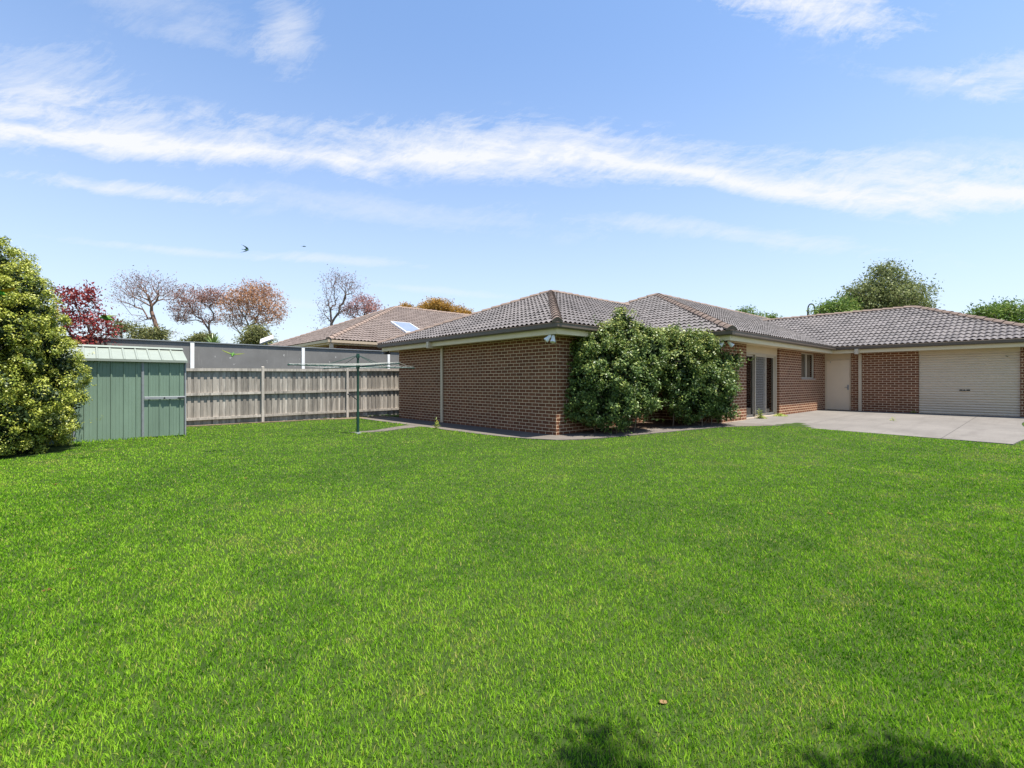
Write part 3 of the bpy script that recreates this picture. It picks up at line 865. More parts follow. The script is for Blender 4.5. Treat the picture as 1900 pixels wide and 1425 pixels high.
m = MB(); m.tube((-0.36, 7.9, SOFF), (-0.36, 7.9, SOFF - 0.06), 0.03, 0.03, 8); m.box(-0.46, -0.30, 7.86, 7.94, SOFF - 0.14, SOFF - 0.062); m.tube((-.46, 7.9, SOFF - .1), (-.52, 7.9, SOFF - .12), .03, .034, 10)
m.build('security_camera', M['black'], house)

# ------------------------------------------------------------------ neighbour
NX, NY, NZ = -0.94, 12.01, 3.10
nb = empty('neighbour_house', (C0[0], C0[1], 0), TH, 'house next door with pinkish tan tiled hip roof rising behind the grey wall', 'house')
x1n, y1n = 24.0, 25.3
f, l = hip_roof(NX, x1n, NY, y1n, NZ, PITCH, 'x', (True, True))
nr = merge(f, 'roof', M['tile_next'], nb)
for p, q in l:
    if p[2] > q[2]: p, q = q, p
    m = MB(); caps(m, p, q); m.build('ridge_cap', M['cap_next'], nr)
FN = [(NX + .5, y1n - .5), (NX + .5, NY + .5), (x1n - .5, NY + .5), (x1n - .5, y1n - .5)]
m = MB()
for i in range(4):
    wall_run(m, FN[i], FN[(i + 1) % 4], [], 0.0, NZ - 0.15, 0.11, 0.11)
me = m.mesh('wall'); box_uv(me); link('wall', me, M['brick_next'], nb)
sweep(FN, [(-0.02, NZ - .2), (0.44, NZ - .2), (0.44, NZ - .03), (-0.02, NZ - .19)], True).build('eave', M['beige'], nb)
sweep(FN, [(0.443, NZ - .13), (0.55, NZ - .13), (0.56, NZ - .02), (0.443, NZ - .02)], True).build('gutter', M['beige'], nb)
m = MB(); m.box(NX + .06, NX + .2, NY + .02, NY + .12, NZ - .36, NZ - .135); m.build('outlet_box', M['beige'], nb)
# hot-water collector on the roof
def roofpt(x, y, h): return (x, y, NZ + PITCH * (y - NY) + h)
col = empty('solar_collector', (0, 0, 0)); col.parent = nb
m = MB(); m.hexa([roofpt(3.45, 13.4, .05), roofpt(4.6, 13.4, .05), roofpt(4.6, 15.0, .05), roofpt(3.45, 15.0, .05), roofpt(3.45, 13.4, .15), roofpt(4.6, 13.4, .15), roofpt(4.6, 15.0, .15), roofpt(3.45, 15.0, .15)])
m.build('collector_frame', M['white'], col)
m = MB(); m.hexa([roofpt(3.49, 13.44, .14), roofpt(4.56, 13.44, .14), roofpt(4.56, 14.96, .14), roofpt(3.49, 14.96, .14), roofpt(3.49, 13.44, .155), roofpt(4.56, 13.44, .155), roofpt(4.56, 14.96, .155), roofpt(3.49, 14.96, .155)])
m.build('glass_face', M['collector'], col)

# ------------------------------------------------------------------ paling fence
FY = 9.13
fb = lambda x: 0.005 + 0.0078 * x
ft = lambda x: 1.825 + 0.0162 * x
fence = empty('paling_fence', (C0[0], C0[1], 0), TH, 'weathered grey timber paling fence with three rails beside the green shed', 'fence')
fposts = [-12.70, -9.87, -7.04, -4.21, -1.38, 1.45, 4.28]
rg = random.Random(5)
for a, b in zip(fposts[:-1], fposts[1:]):
    m = MB(); x = a
    k = 0
    while x < b - 0.01:
        w = 0.145 if k % 2 == 0 else 0.10
        # wide board behind, narrow cover board in front over the joints
        x1 = min(x + 0.165, b)
        j = rg.uniform(-.012, .012); lo = fb(x) + 0.03 + rg.uniform(-.03, .03)
        m.hexa([(x + .004, FY + .018, lo), (x1 - .004, FY + .018, lo), (x1 - .004, FY + .034, lo), (x + .004, FY + .034, lo),
                (x + .004, FY + .018 + j * .3, ft(x) - .04 + j), (x1 - .004, FY + .018 + j * .3, ft(x1) - .04 + j), (x1 - .004, FY + .034, ft(x1) - .04 + j), (x + .004, FY + .034, ft(x) - .04 + j)], rg.random())
        if x1 < b - .02:
            c = x1; hw = 0.043 + rg.uniform(-.006, .006); lo = fb(c) + 0.035 + rg.uniform(-.03, .03); tl = rg.uniform(-.004, .004)
            m.hexa([(c - hw, FY + .001, lo), (c + hw, FY + .001, lo), (c + hw, FY + .017, lo), (c - hw, FY + .017, lo),
                    (c - hw + tl, FY + .001, ft(c) - .035 + j), (c + hw + tl, FY + .001, ft(c) - .035 + j), (c + hw + tl, FY + .017, ft(c) - .035 + j), (c - hw + tl, FY + .017, ft(c) - .035 + j)], rg.random() * 0.7)
        x = x1; k += 1
    m.build('paling_panel', M['wood'], fence)
    for (fr, hh, dp) in ((0.995, 0.085, 0.05), (0.575, 0.075, 0.042), (0.155, 0.075, 0.042)):
        za = fb(a) + (ft(a) - fb(a)) * fr; zb = fb(b) + (ft(b) - fb(b)) * fr
        sag = rg.uniform(-.008, .008); m = MB(); n = 6
        for i in range(n):
            s0, s1 = i / n, (i + 1) / n
            q0, q1 = za + (zb - za) * s0 - sag * math.sin(math.pi * s0), za + (zb - za) * s1 - sag * math.sin(math.pi * s1)
            xa, xb = a + .042 + (b - a - .084) * s0, a + .042 + (b - a - .084) * s1
            m.add([(xa, FY - dp, q0 - hh), (xb, FY - dp, q1 - hh), (xb, FY, q1 - hh), (xa, FY, q0 - hh), (xa, FY - dp, q0), (xb, FY - dp, q1), (xb, FY, q1), (xa, FY, q0)],
                  [(0, 3, 2, 1), (4, 5, 6, 7), (0, 1, 5, 4), (2, 3, 7, 6)] + ([(3, 0, 4, 7)] if i == 0 else []) + ([(1, 2, 6, 5)] if i == n - 1 else []), 0.45 + 0.5 * rg.random() if i == 0 else m.r[-1])
        m.build('rail', M['wood'], fence)
for x in fposts:
    m = MB(); t = ft(x) + 0.05
    m.hexa([(x - .04, FY - .065, -.1), (x + .04, FY - .065, -.1), (x + .04, FY, -.1), (x - .04, FY, -.1), (x - .04, FY - .065, t), (x + .04, FY - .065, t), (x + .036, FY, t + .012), (x - .036, FY, t + .012)], 0.8)
    m.build('post', M['wood'], fence, 0.004)

# grey panel wall behind
GY = 10.84; GT = 2.655
gw = empty('panel_wall', (C0[0], C0[1], 0), TH, 'tall grey panel wall with white posts and white capping behind the timber fence', 'wall')
gp_ = [-16.5, -12.96, -9.43, -5.894, -2.36, 1.176, 4.7]
for a, b in zip(gp_[:-1], gp_[1:]):
    MB().box(a + .06, b - .06, GY + .02, GY + .09, -.1, GT - .045).build('panel', M['greywall'], gw)
    MB().box(a + .0, b - .0, GY - .015, GY + .115, GT - .042, GT - .012).build('capping', M['galv'], gw)
for x in gp_:
    MB().box(x - .055, x + .055, GY - .012, GY + .112, -.1, GT - .044).build('post', M['white'], gw)

# ------------------------------------------------------------------ shed
SX0, SX1, SY0, SY1 = -9.15, -6.72, 6.09, 7.69
shed = empty('garden_shed', tuple(L2W(SX0, SY0)), TH, 'green corrugated steel garden shed with galvanised latch bar and pale roof', 'shed')
sw, sdp, sh = SX1 - SX0, SY1 - SY0, 1.83
zr_ = 2.12
def rib_wall(p, q, z0, z1, pitch=0.225, h=0.018):
    """steel sheet with trapezoidal ribs; z1 may be a function of the distance along"""
    p = Vector(p); q = Vector(q); L_ = (q - p).length; d = (q - p) / L_; n = Vector((d.y, -d.x))
    s = [0.0]; o = [0.0]; k = 0.5 * pitch
    while k < L_ - 0.03:
        for ds, oo in ((-.022, 0), (-.010, h), (.010, h), (.022, 0)): s.append(k + ds); o.append(oo)
        # two fine swages between ribs
        for fr in (0.36, 0.64):
            kk = k + pitch * fr
            if kk < L_ - .03:
                for ds, oo in ((-.008, 0), (0, .004), (.008, 0)): s.append(kk + ds); o.append(oo)
        k += pitch
    s.append(L_); o.append(0.0)
    m = MB(); v = []
    for si, oi in zip(s, o):
        c = p + d * si + n * oi
        v += [(c.x, c.y, z0), (c.x, c.y, z1(si) if callable(z1) else z1)]
    return m.add(v, [(2 * i, 2 * i + 2, 2 * i + 3, 2 * i + 1) for i in range(len(s) - 1)])
dx0 = sw - 0.83            # the sliding door covers the right part of the front
gable = lambda s: sh + (zr_ - sh) * (1 - abs(s / (sdp / 2) - 1))
rib_wall((0.03, 0), (dx0 - 0.02, 0), -.02, sh).build('front_wall', M['shed'], shed)
rib_wall((sw, 0), (sw, sdp), -.02, gable).build('side_wall', M['shed'], shed)
rib_wall((0, sdp), (0, 0), -.02, gable).build('side_wall', M['shed'], shed)
rib_wall((sw, sdp), (0, sdp), -.02, sh).build('back_wall', M['shed'], shed)
dr = empty('shed_door'); dr.parent = shed
rib_wall((dx0 + .025, -.012), (sw - .03, -.012), .02, sh - .02, 0.2).build('door_sheet', M['shed'], dr)
m = MB(); m.box(dx0 - .018, dx0 + .002, -.035, -.002, 0, sh - .01); m.box(dx0 + .006, dx0 + .026, -.037, -.002, 0, sh - .01)
m.build('door_stile', M['galv'], dr)
m = MB(); m.box(dx0 + .03, sw - .012, -.062, -.034, .90, .965); m.build('latch_bar', M['galv'], dr, .004)
m = MB(); m.box(sw - .16, sw - .02, -.075, -.063, .915, .94); m.build('bolt', M['black'], dr)
MB().tube((sw - .42, -.064, .93), (sw - .42, -.075, .93), .018, .018, 8).build('stud', M['black'], dr)
for x in (0.0, sw, .42):
    MB().box(x - .016, x + .016, -.03, -.001, -.02, sh - .004).build('corner_trim', M['galv'], shed)
# roof: two ribbed slopes
ov = 0.085
def slope(y0, z0, y1, z1, nm):
    m = MB(); s = []; k = 0.0; W_ = sw + 0.08; v = []
    xs = [(-.04, 0)]
    k = 0.12
    while k < W_ - .06:
        xs += [(k - .05, 0), (k - .036, .022), (k - .012, .022), (k + .002, 0)]; k += 0.235
    xs.append((W_ - .04, 0))
    for (x, h) in xs: v += [(x, y0, z0 + h), (x, y1, z1 + h), (x, y0, z0 + h - .012), (x, y1, z1 + h - .012)]
    f = []
    for i in range(len(xs) - 1):
        a, b = 4 * i, 4 * i + 4
        f += [(a, b, b + 1, a + 1), (a + 2, a + 3, b + 3, b + 2), (a, a + 2, b + 2, b)]
    m.add(v, f); return m.build(nm, M['shedroof'], shed)
tanp = (zr_ - sh) / (sdp / 2)
slope(-ov, sh + .015 - ov * tanp, sdp / 2, zr_ + .015, 'roof_sheet')
slope(sdp + ov, sh + .015 - ov * tanp, sdp / 2, zr_ + .015, 'roof_sheet')
m = MB()
m.add([(-.05, sdp / 2 - .10, zr_ + .012), (-.05, sdp / 2, zr_ + .058), (-.05, sdp / 2 + .10, zr_ + .012), (sw + .05, sdp / 2 - .10, zr_ + .012), (sw + .05, sdp / 2, zr_ + .058), (sw + .05, sdp / 2 + .10, zr_ + .012)],
      [(0, 3, 4, 1), (1, 4, 5, 2), (0, 1, 2), (3, 5, 4)])
m.build('ridge_capping', M['shedroof'], shed)
m = MB(); m.box(-.04, sw + .04, -ov - .012, -ov + .001, sh - .055, sh + .0); m.build('eave_trim', M['shedroof'], shed)

# ------------------------------------------------------------------ rotary clothesline
cl0 = Vector((-3.93, 12.23, 0)); zc = 1.70
clo = empty('rotary_clothesline', tuple(cl0), 0, 'dark green rotary clothesline standing on the lawn in front of the fence', 'clothesline')
m = MB(); m.tube((0, 0, -.05), (0, 0, .55), .036, .036, 14); m.tube((0, 0, .5), (0.0, 0, 2.0), .029, .029, 14); m.build('post', M['line_green'], clo, smooth=False)
MB().tube((0, 0, -.01), (0, 0, .03), .085, .075, 14).build('base_collar', M['galv'], clo)
MB().tube((0, 0, 1.92), (0, 0, 2.03), .045, .04, 12).build('top_cap', M['line_green'], clo)
MB().tube((0, 0, zc - .05), (0, 0, zc + .05), .045, .045, 12).build('hub', M['line_green'], clo)
m = MB(); m.tube((-.02, -.02, .86), (-.17, -.06, .98), .012, .010, 8); m.tube((-.17, -.06, .98), (-.24, -.07, 1.0), .018, .018, 8); m.build('crank_handle', M['black'], clo)
ang0 = math.atan2(-.66, .75)
tips = []
RA = 1.75
for k in range(4):
    a = ang0 + k * math.pi / 2
    t = Vector((math.cos(a) * RA, math.sin(a) * RA, zc + (0.035 if k == 0 else -.02 if k == 2 else 0.0))); tips.append(t)
    u = Vector((math.cos(a), math.sin(a), 0))
    m = MB(); m.tube(u * .04 + Vector((0, 0, zc)), t, .013, .011, 8); m.tube(t - u * .03, t + u * .02, .016, .016, 8)
    for q in range(6):
        pp = t * (1 - q * .12); pp.z = zc + (t.z - zc) * (1 - q * .12)
        m.tube(pp + Vector((0, 0, .012)), pp + Vector((0, 0, .034)), .006, .006, 6)
    m.build('arm', M['line_green'], clo)
    MB().tube(u * .04 + Vector((0, 0, 1.98)), u * (RA * .5) + Vector((0, 0, zc + .012)), .007, .007, 6).build('stay', M['line_green'], clo)
for q in range(6):
    m = MB(); sc_ = 1 - q * .12
    for k in range(4):
        p, r_ = tips[k], tips[(k + 1) % 4]
        P = Vector((p.x * sc_, p.y * sc_, zc + (p.z - zc) * sc_ + .03)); Q = Vector((r_.x * sc_, r_.y * sc_, zc + (r_.z - zc) * sc_ + .03))
        mid = P.lerp(Q, .5); mid.z -= .02
        for A_, B_ in ((P, P.lerp(mid, .5) - Vector((0, 0, .006))), (P.lerp(mid, .5) - Vector((0, 0, .006)), mid), (mid, Q.lerp(mid, .5) - Vector((0, 0, .006))), (Q.lerp(mid, .5) - Vector((0, 0, .006)), Q)):
            m.tube(A_, B_, .0028, .0028, 5, False)
    m.build('line', M['wire'], clo)

# ------------------------------------------------------------------ street lamp, white panel
lp = atp = None
Yl = 32.0; xl = (1499 - 950) / 890 * Yl
lampo = empty('street_lamp', (xl, Yl, 0), 0, 'dark gooseneck street lamp rising behind the garage roof beside the big tree', 'street lamp')
ztop_ = CAMH + (709 - 563) / 890 * Yl
m = MB(); m.tube((0, 0, 0), (0, 0, ztop_ - .45), .07, .055, 10); m.build('pole', M['lamp_black'], lampo)
m = MB(); pts = [Vector((0.23 - .23 * math.cos(t), 0, ztop_ - .45 + .42 * math.sin(t) ** .8 if math.sin(t) > 0 else ztop_ - .45)) for t in np.linspace(0, math.pi, 12)]
pts.append(Vector((.46, 0, ztop_ - .62))); m.path(pts, .042, 8); m.build('gooseneck', M['lamp_black'], lampo)
m = MB(); pv = None
for dz, rr in ((.0, .05), (.08, .10), (.14, .20), (.22, .24), (.26, .23)):
    if pv: m.tube((.46, 0, ztop_ - .60 - pv[0]), (.46, 0, ztop_ - .60 - dz), pv[1], rr, 14)
    pv = (dz, rr)
m.build('lamp_shade', M['lamp_black'], lampo)

wp = empty('tilted_panel', (-9.2, 18.0, 0), 0, 'small white tilted panel poking above the grey wall beside the neighbouring roof', 'panel')
m = MB(); c = Vector((0, 0, CAMH + (709 - 630) / 890 * 18)); ax = Vector((.22, .03, .09)); ay = Vector((-.05, .12, .09)); nz_ = ax.cross(ay).normalized() * .03
q = [c - ax - ay, c + ax - ay, c + ax + ay, c - ax + ay]; m.hexa([p - nz_ for p in q] + [p + nz_ for p in q]); m.build('sheet', M['panelwhite'], wp)
MB().tube((0, 0, 0), c - Vector((0, 0, .02)), .025, .02, 8).build('pole', M['galv'], wp)

# ------------------------------------------------------------------ foliage tools
def unit(a): return a / np.maximum(1e-9, np.linalg.norm(a, axis=1, keepdims=True))

def leafquads(P, Nn, Ls, Ws, rg, up=0.45, droop=0.0):
    """bent diamond leaves: base, side, tip, side"""
    n = len(P); Nn = unit(Nn)
    rv = rg.normal(size=(n, 3)); t = unit(rv - (rv * Nn).sum(1, keepdims=True) * Nn)
    d = unit(t + Nn * (up * rg.random((n, 1)) * 1.6)); d[:, 2] -= droop; d = unit(d)
    s = unit(np.cross(Nn, d)); nn = np.cross(d, s)
    L = Ls[:, None]; W = Ws[:, None]
    m = P + d * L * 0.45
    V = np.empty((n, 4, 3))
    V[:, 0] = P; V[:, 1] = m + s * W * .5 + nn * W * .12; V[:, 2] = P + d * L - nn * L * .08; V[:, 3] = m - s * W * .5 + nn * W * .12
    return V.reshape(-1, 3)

def leafmesh(name, V, rnd, mat, parent=None):
    me = quadmesh(name, V, 4, {'rnd': np.repeat(rnd, 4)})
    return link(name, me, mat, parent)

def grow(trunk, pts, k=0.3, rg=None, bend=0.12, rtip=0.012, rmax=0.2, exp=2.3, lowbias=0.0):
    """joins crown points to a trunk along short, cheap routes: returns frustums"""
    nodes = [np.array(p, float) for p in trunk]; par = [-1] + list(range(len(trunk) - 1)); pl = [0.0]
    for i in range(1, len(trunk)): pl.append(pl[-1] + np.linalg.norm(nodes[i] - nodes[i - 1]))
    top = nodes[-1]
    order = np.argsort(np.linalg.norm(pts - top, axis=1))
    for ii in order:
        p = pts[ii]; A = np.array(nodes); dd = np.linalg.norm(A - p, axis=1)
        # penalise branches that run downwards
        down = np.maximum(0, A[:, 2] - p[2])
        cost = dd + k * np.array(pl) + lowbias * down
        cost[:max(0, len(trunk) - 3)] += 1e3 if len(trunk) > 4 else 0
        j = int(np.argmin(cost)); a = nodes[j]; L_ = dd[j]
        nseg = max(1, min(4, int(L_ / 0.45)))
        prev = j
        mid = (rg.normal(size=3) * bend * L_) ; mid[2] += 0.06 * L_
        for s in range(1, nseg + 1):
            t = s / nseg; q = a + (p - a) * t + mid * 4 * t * (1 - t) * .5
            nodes.append(q); par.append(prev); pl.append(pl[prev] + L_ / nseg); prev = len(nodes) - 1
    nn = len(nodes); acc = np.zeros(nn); ch = np.zeros(nn, int)
    for i in range(nn - 1, 0, -1):
        if ch[i] == 0: acc[i] += rtip ** exp
        acc[par[i]] += acc[i]; ch[par[i]] += 1
    r = np.minimum(np.maximum(acc, rtip ** exp) ** (1 / exp), rmax)
    return np.array(nodes), np.array(par), r

def branchmesh(name, nodes, par, r, mat, parent=None, flare=1.0):
    V = []; F = []; c = 0
    for i in range(1, len(nodes)):
        p, q = nodes[par[i]], nodes[i]; d = q - p; L_ = np.linalg.norm(d)
        if L_ < 1e-4: continue
        d /= L_; n = 8 if r[i] > .05 else 5 if r[i] > .02 else 3
        h = np.array([1, 0, 0]) if abs(d[0]) < .8 else np.array([0, 1, 0])
        u = np.cross(d, h); u /= np.linalg.norm(u); w = np.cross(d, u)
        a = np.arange(n) * 2 * np.pi / n
        ring = np.cos(a)[:, None] * u + np.sin(a)[:, None] * w
        r0 = min(r[par[i]], r[i] * 1.25); 
        V.append(p - d * r0 * .3 + ring * r0); V.append(q + ring * r[i])
        F += [(c + k, c + (k + 1) % n, c + n + (k + 1) % n, c + n + k) for k in range(n)]; c += 2 * n
    me = bpy.data.meshes.new(name); me.from_pydata(np.concatenate(V).tolist(), [], F); me.update()
    return link(name, me, mat, parent, True)

def blobs(bl, n, rg, shell=0.55, wpow=.8):
    """points in a set of ellipsoids (centre, radii), weighted by volume, mostly towards the outside"""
    w = np.array([b[1][0] * b[1][1] * b[1][2] for b in bl]) ** wpow; w /= w.sum()
    out = []
    for b, k in zip(bl, rg.multinomial(n, w)):
        v = unit(rg.normal(size=(k, 3))); rr = (shell + (1 - shell) * rg.random((k, 1))) ** 1.0
        out.append(np.array(b[0]) + v * rr * np.array(b[1]))
    return np.concatenate(out)

def PX(px, py, Y):
    """a point seen in the photo at a chosen distance"""
    return np.array([(px - 950) / 890 * Y, Y, CAMH + (709 - py) / 890 * Y])

# ------------------------------------------------------------------ big variegated shrub at the left
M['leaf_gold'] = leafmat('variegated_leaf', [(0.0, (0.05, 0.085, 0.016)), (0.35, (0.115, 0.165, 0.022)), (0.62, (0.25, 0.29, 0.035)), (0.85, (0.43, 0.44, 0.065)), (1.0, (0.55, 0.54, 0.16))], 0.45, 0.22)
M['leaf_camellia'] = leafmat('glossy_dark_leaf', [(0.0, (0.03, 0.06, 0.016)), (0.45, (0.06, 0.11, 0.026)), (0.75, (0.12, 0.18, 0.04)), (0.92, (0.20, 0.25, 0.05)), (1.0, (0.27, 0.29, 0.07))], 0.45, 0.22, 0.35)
M['leaf_dark'] = leafmat('inner_shade_leaf', [(0.0, (0.02, 0.04, 0.012)), (1.0, (0.05, 0.08, 0.02))], 0.6, 0.1)

def shrub(name, label, cat, centre, masses, nclu, nleaf, lsize, crad, mat, stems, rg, group=None, tipbias=.35, tone=.1, toptone=0.0, shoots=0):
    """leafy tufts over the outside of overlapping rounded masses (centre, radii), measured from the foot of the shrub"""
    root = empty(name, tuple(centre), 0, label, cat, group)
    mc = np.array([m[0] for m in masses], float); mr = np.array([m[1] for m in masses], float)
    area = (mr[:, 0] * mr[:, 1] * mr[:, 2]) ** (2 / 3); cnt = rg.multinomial(int(nclu * 1.7), area / area.sum())
    Cs, Ns = [], []
    for i, k in enumerate(cnt):
        v = unit(rg.normal(size=(k, 3))); lump = 1 + .10 * np.sin(v[:, 0] * 7 + i) * np.sin(v[:, 1] * 6 + 2 * i) + .08 * np.sin(v[:, 2] * 9 + i) + rg.normal(0, .05, k)
        P = mc[i] + v * mr[i] * lump[:, None]
        ins = np.zeros(k, bool)
        for j in range(len(mc)):
            if j != i: ins |= ((((P - mc[j]) / mr[j]) ** 2).sum(1) < .72)
        ok = ~ins & (P[:, 2] > .04); Cs.append(P[ok]); Ns.append(unit(v / mr[i])[ok])
    Cc = np.concatenate(Cs); Nn = np.concatenate(Ns); Nn[:, 2] += .25; Nn = unit(Nn); nc = len(Cc)
    cr = crad * (.55 + .8 * rg.random(nc))
    idx = np.repeat(np.arange(nc), nleaf)
    keep = rg.random(len(idx)) < (.45 + .55 * rg.random(nc))[idx]; idx = idx[keep]
    v = unit(rg.normal(size=(len(idx), 3)) + Nn[idx] * .75); q = rg.random(len(idx)) ** .45
    P = Cc[idx] + v * (cr[idx] * q)[:, None]; P[:, 2] = np.maximum(P[:, 2], .03)
    LN = unit(v + rg.normal(0, .45, (len(idx), 3)) + np.array([0, 0, .35]))
    Ls = lsize * (.55 + .8 * rg.random(len(idx)))
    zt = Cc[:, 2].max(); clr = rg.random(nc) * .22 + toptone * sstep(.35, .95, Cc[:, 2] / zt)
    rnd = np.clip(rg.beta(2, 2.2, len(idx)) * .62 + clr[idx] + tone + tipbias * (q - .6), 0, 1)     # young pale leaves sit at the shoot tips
    V = [leafquads(P, LN, Ls, Ls * (.42 + .16 * rg.random(len(idx))), rg, .5)]; RR = [rnd]
    for _ in range(shoots):                                                # stray leading shoots
        i = rg.integers(nc); d = unit((Nn[i] + rg.normal(0, .35, 3) + np.array([0, 0, .35]))[None])[0]; n = 16
        t = rg.random(n) * (.14 + .3 * rg.random() ** 2); Ps = Cc[i] + d * (cr[i] + t)[:, None] + rg.normal(0, .012, (n, 3))
        Lq = lsize * (1.1 - 1.4 * t); V.append(leafquads(Ps, rg.normal(size=(n, 3)) + d * .6, Lq, Lq * .45, rg, .9)); RR.append(np.clip(.5 + .4 * rg.random(n), 0, 1))
    leafmesh('foliage', np.concatenate(V), np.concatenate(RR), mat, root)
    # added dark leaves fill the middle to block light, shade put into their colour
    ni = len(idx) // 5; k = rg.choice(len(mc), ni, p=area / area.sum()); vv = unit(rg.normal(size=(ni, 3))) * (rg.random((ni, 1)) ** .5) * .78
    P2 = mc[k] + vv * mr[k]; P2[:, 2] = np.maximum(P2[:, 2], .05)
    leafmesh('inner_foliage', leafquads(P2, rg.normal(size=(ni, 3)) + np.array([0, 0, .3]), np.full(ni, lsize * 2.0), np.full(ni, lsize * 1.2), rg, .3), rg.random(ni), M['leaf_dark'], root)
    for st in stems:
        tr = [np.array(p, float) for p in st]; top = tr[-1]
        near = np.argsort(np.linalg.norm(mc - top, axis=1))[:4]
        sub = np.concatenate([mc[near] * np.array([1, 1, .95]), Cc[rg.choice(nc, min(nc, 22), replace=False)] * np.array([.9, .9, .96])])
        nd, pr, ra = grow(tr, sub, .25, rg, .08, .006, .035)
        branchmesh('stem', nd, pr, ra, M['bark_brown'], root)
    return root

rgl = np.random.default_rng(21)
hm = []
hp = [(0.0, 1.10), (.35, 1.36), (.8, 1.56), (1.2, 1.58), (1.8, 1.46), (2.4, 1.31), (3.0, 1.10), (3.4, .84), (3.7, .50), (3.9, .2)]
for i in range(78):
    zl = .18 + 3.5 * ((i + .5) / 78) ** 1.05; th_ = i * 2.39996 + rgl.normal(0, .18); rl = .30 + .17 * rgl.random()
    rv_ = np.interp(zl, [p[0] for p in hp], [p[1] for p in hp]) * (1 + rgl.normal(0, .045)) - rl * .72
    hm.append(((rv_ * math.cos(th_), rv_ * math.sin(th_), zl), (rl, rl, rl * .82)))
for zl, rl in ((.6, 1.0), (1.4, 1.05), (2.2, .9), (3.0, .62), (3.5, .32)): hm.append(((0, 0, zl), (rl, rl, .7)))
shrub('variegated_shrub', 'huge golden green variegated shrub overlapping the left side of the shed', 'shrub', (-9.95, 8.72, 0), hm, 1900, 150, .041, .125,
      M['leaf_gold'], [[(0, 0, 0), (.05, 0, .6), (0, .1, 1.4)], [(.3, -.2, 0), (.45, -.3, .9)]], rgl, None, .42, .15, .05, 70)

def wallshrub(label, X, Y, masses, seed, nclu, stems, shoots):
    z0 = float(gz(*W2L(X, Y))) + .01
    ms = [(np.array(PX(px, py, Y + dy)) - np.array([X, Y, z0]), (rx / 890 * Y, (rd if rd else rx * .85) / 890 * Y, ry / 890 * Y)) for (px, py, dy, rx, ry, rd) in masses]
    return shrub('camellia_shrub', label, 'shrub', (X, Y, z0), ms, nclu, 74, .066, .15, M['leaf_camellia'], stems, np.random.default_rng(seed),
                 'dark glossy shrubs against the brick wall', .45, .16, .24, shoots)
wallshrub('taller dark glossy shrub at the brick corner, its top over the gutter', 2.52, 12.05,
          [(1130, 705, 0, 62, 70, 0), (1088, 725, -.05, 38, 58, 0), (1150, 632, .1, 34, 34, 0), (1158, 600, .15, 17, 22, 0), (1195, 655, .25, 34, 38, 0), (1182, 728, .1, 34, 44, 0), (1102, 655, -.05, 34, 34, 0), (1070, 672, .1, 16, 34, 0), (1128, 755, -.2, 44, 34, 0), (1120, 620, .1, 20, 18, 0), (1190, 616, .3, 14, 14, 0), (1212, 640, .4, 18, 22, 0), (1062, 730, .1, 14, 40, 0)], 31, 640,
          [[(-.45, -.1, 0), (-.5, -.1, .5), (-.4, 0, 1.1)], [(.05, -.25, 0), (.02, -.3, .5), (.1, -.1, 1.2)], [(.5, -.2, 0), (.55, -.22, .5), (.45, -.1, 1.1)]], 90)
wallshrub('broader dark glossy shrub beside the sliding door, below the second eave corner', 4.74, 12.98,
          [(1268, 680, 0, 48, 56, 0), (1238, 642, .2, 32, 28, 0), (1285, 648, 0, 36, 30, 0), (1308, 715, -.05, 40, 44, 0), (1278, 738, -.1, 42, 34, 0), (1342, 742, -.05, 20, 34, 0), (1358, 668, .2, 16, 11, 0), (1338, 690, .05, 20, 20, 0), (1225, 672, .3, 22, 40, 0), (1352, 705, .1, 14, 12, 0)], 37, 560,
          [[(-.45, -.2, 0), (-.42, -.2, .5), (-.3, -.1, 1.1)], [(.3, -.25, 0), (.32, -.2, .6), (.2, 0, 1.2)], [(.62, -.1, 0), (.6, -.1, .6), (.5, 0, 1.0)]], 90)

# ------------------------------------------------------------------ trees
def tree(name, label, base, trunkpts, bl, npts, leaf, mat, bark, seed, k=.3, rtip=.014, rmax=.2, group=None, cat='tree', shell=.5, bend=.14, lowbias=.6, droop=0.0, crad=.5, aspect=.4, exp=2.3, wpow=.8):
    """leaf = (leaves per tip, leaf length)"""
    rg = np.random.default_rng(seed); base = np.array(base, float)
    root = empty(name, tuple(base), 0, label, cat, group)
    pts = blobs([(np.array(c) - base, r) for c, r in bl], npts, rg, shell, wpow)
    tr = [np.array(p, float) - base for p in trunkpts]
    nd, pr, ra = grow(tr, pts, k, rg, bend, rtip, rmax, exp, lowbias)
    branchmesh('trunk', nd, pr, ra, bark, root)
    nl, ll = leaf
    if nl:
        idx = np.repeat(np.arange(len(pts)), nl)
        P = pts[idx] + rg.normal(0, crad, (len(idx), 3)) * np.array([1, 1, .75])
        Ls = ll * (.6 + .8 * rg.random(len(idx)))
        Nv = rg.normal(size=(len(idx), 3)) + np.array([0, 0, .6])
        V = leafquads(P, Nv, Ls, Ls * aspect, rg, .3, droop)
        cr = rg.random(len(pts))
        leafmesh('crown', V, np.clip(rg.random(len(idx)) * .6 + cr[idx] * .4, 0, 1), mat, root)
    return root

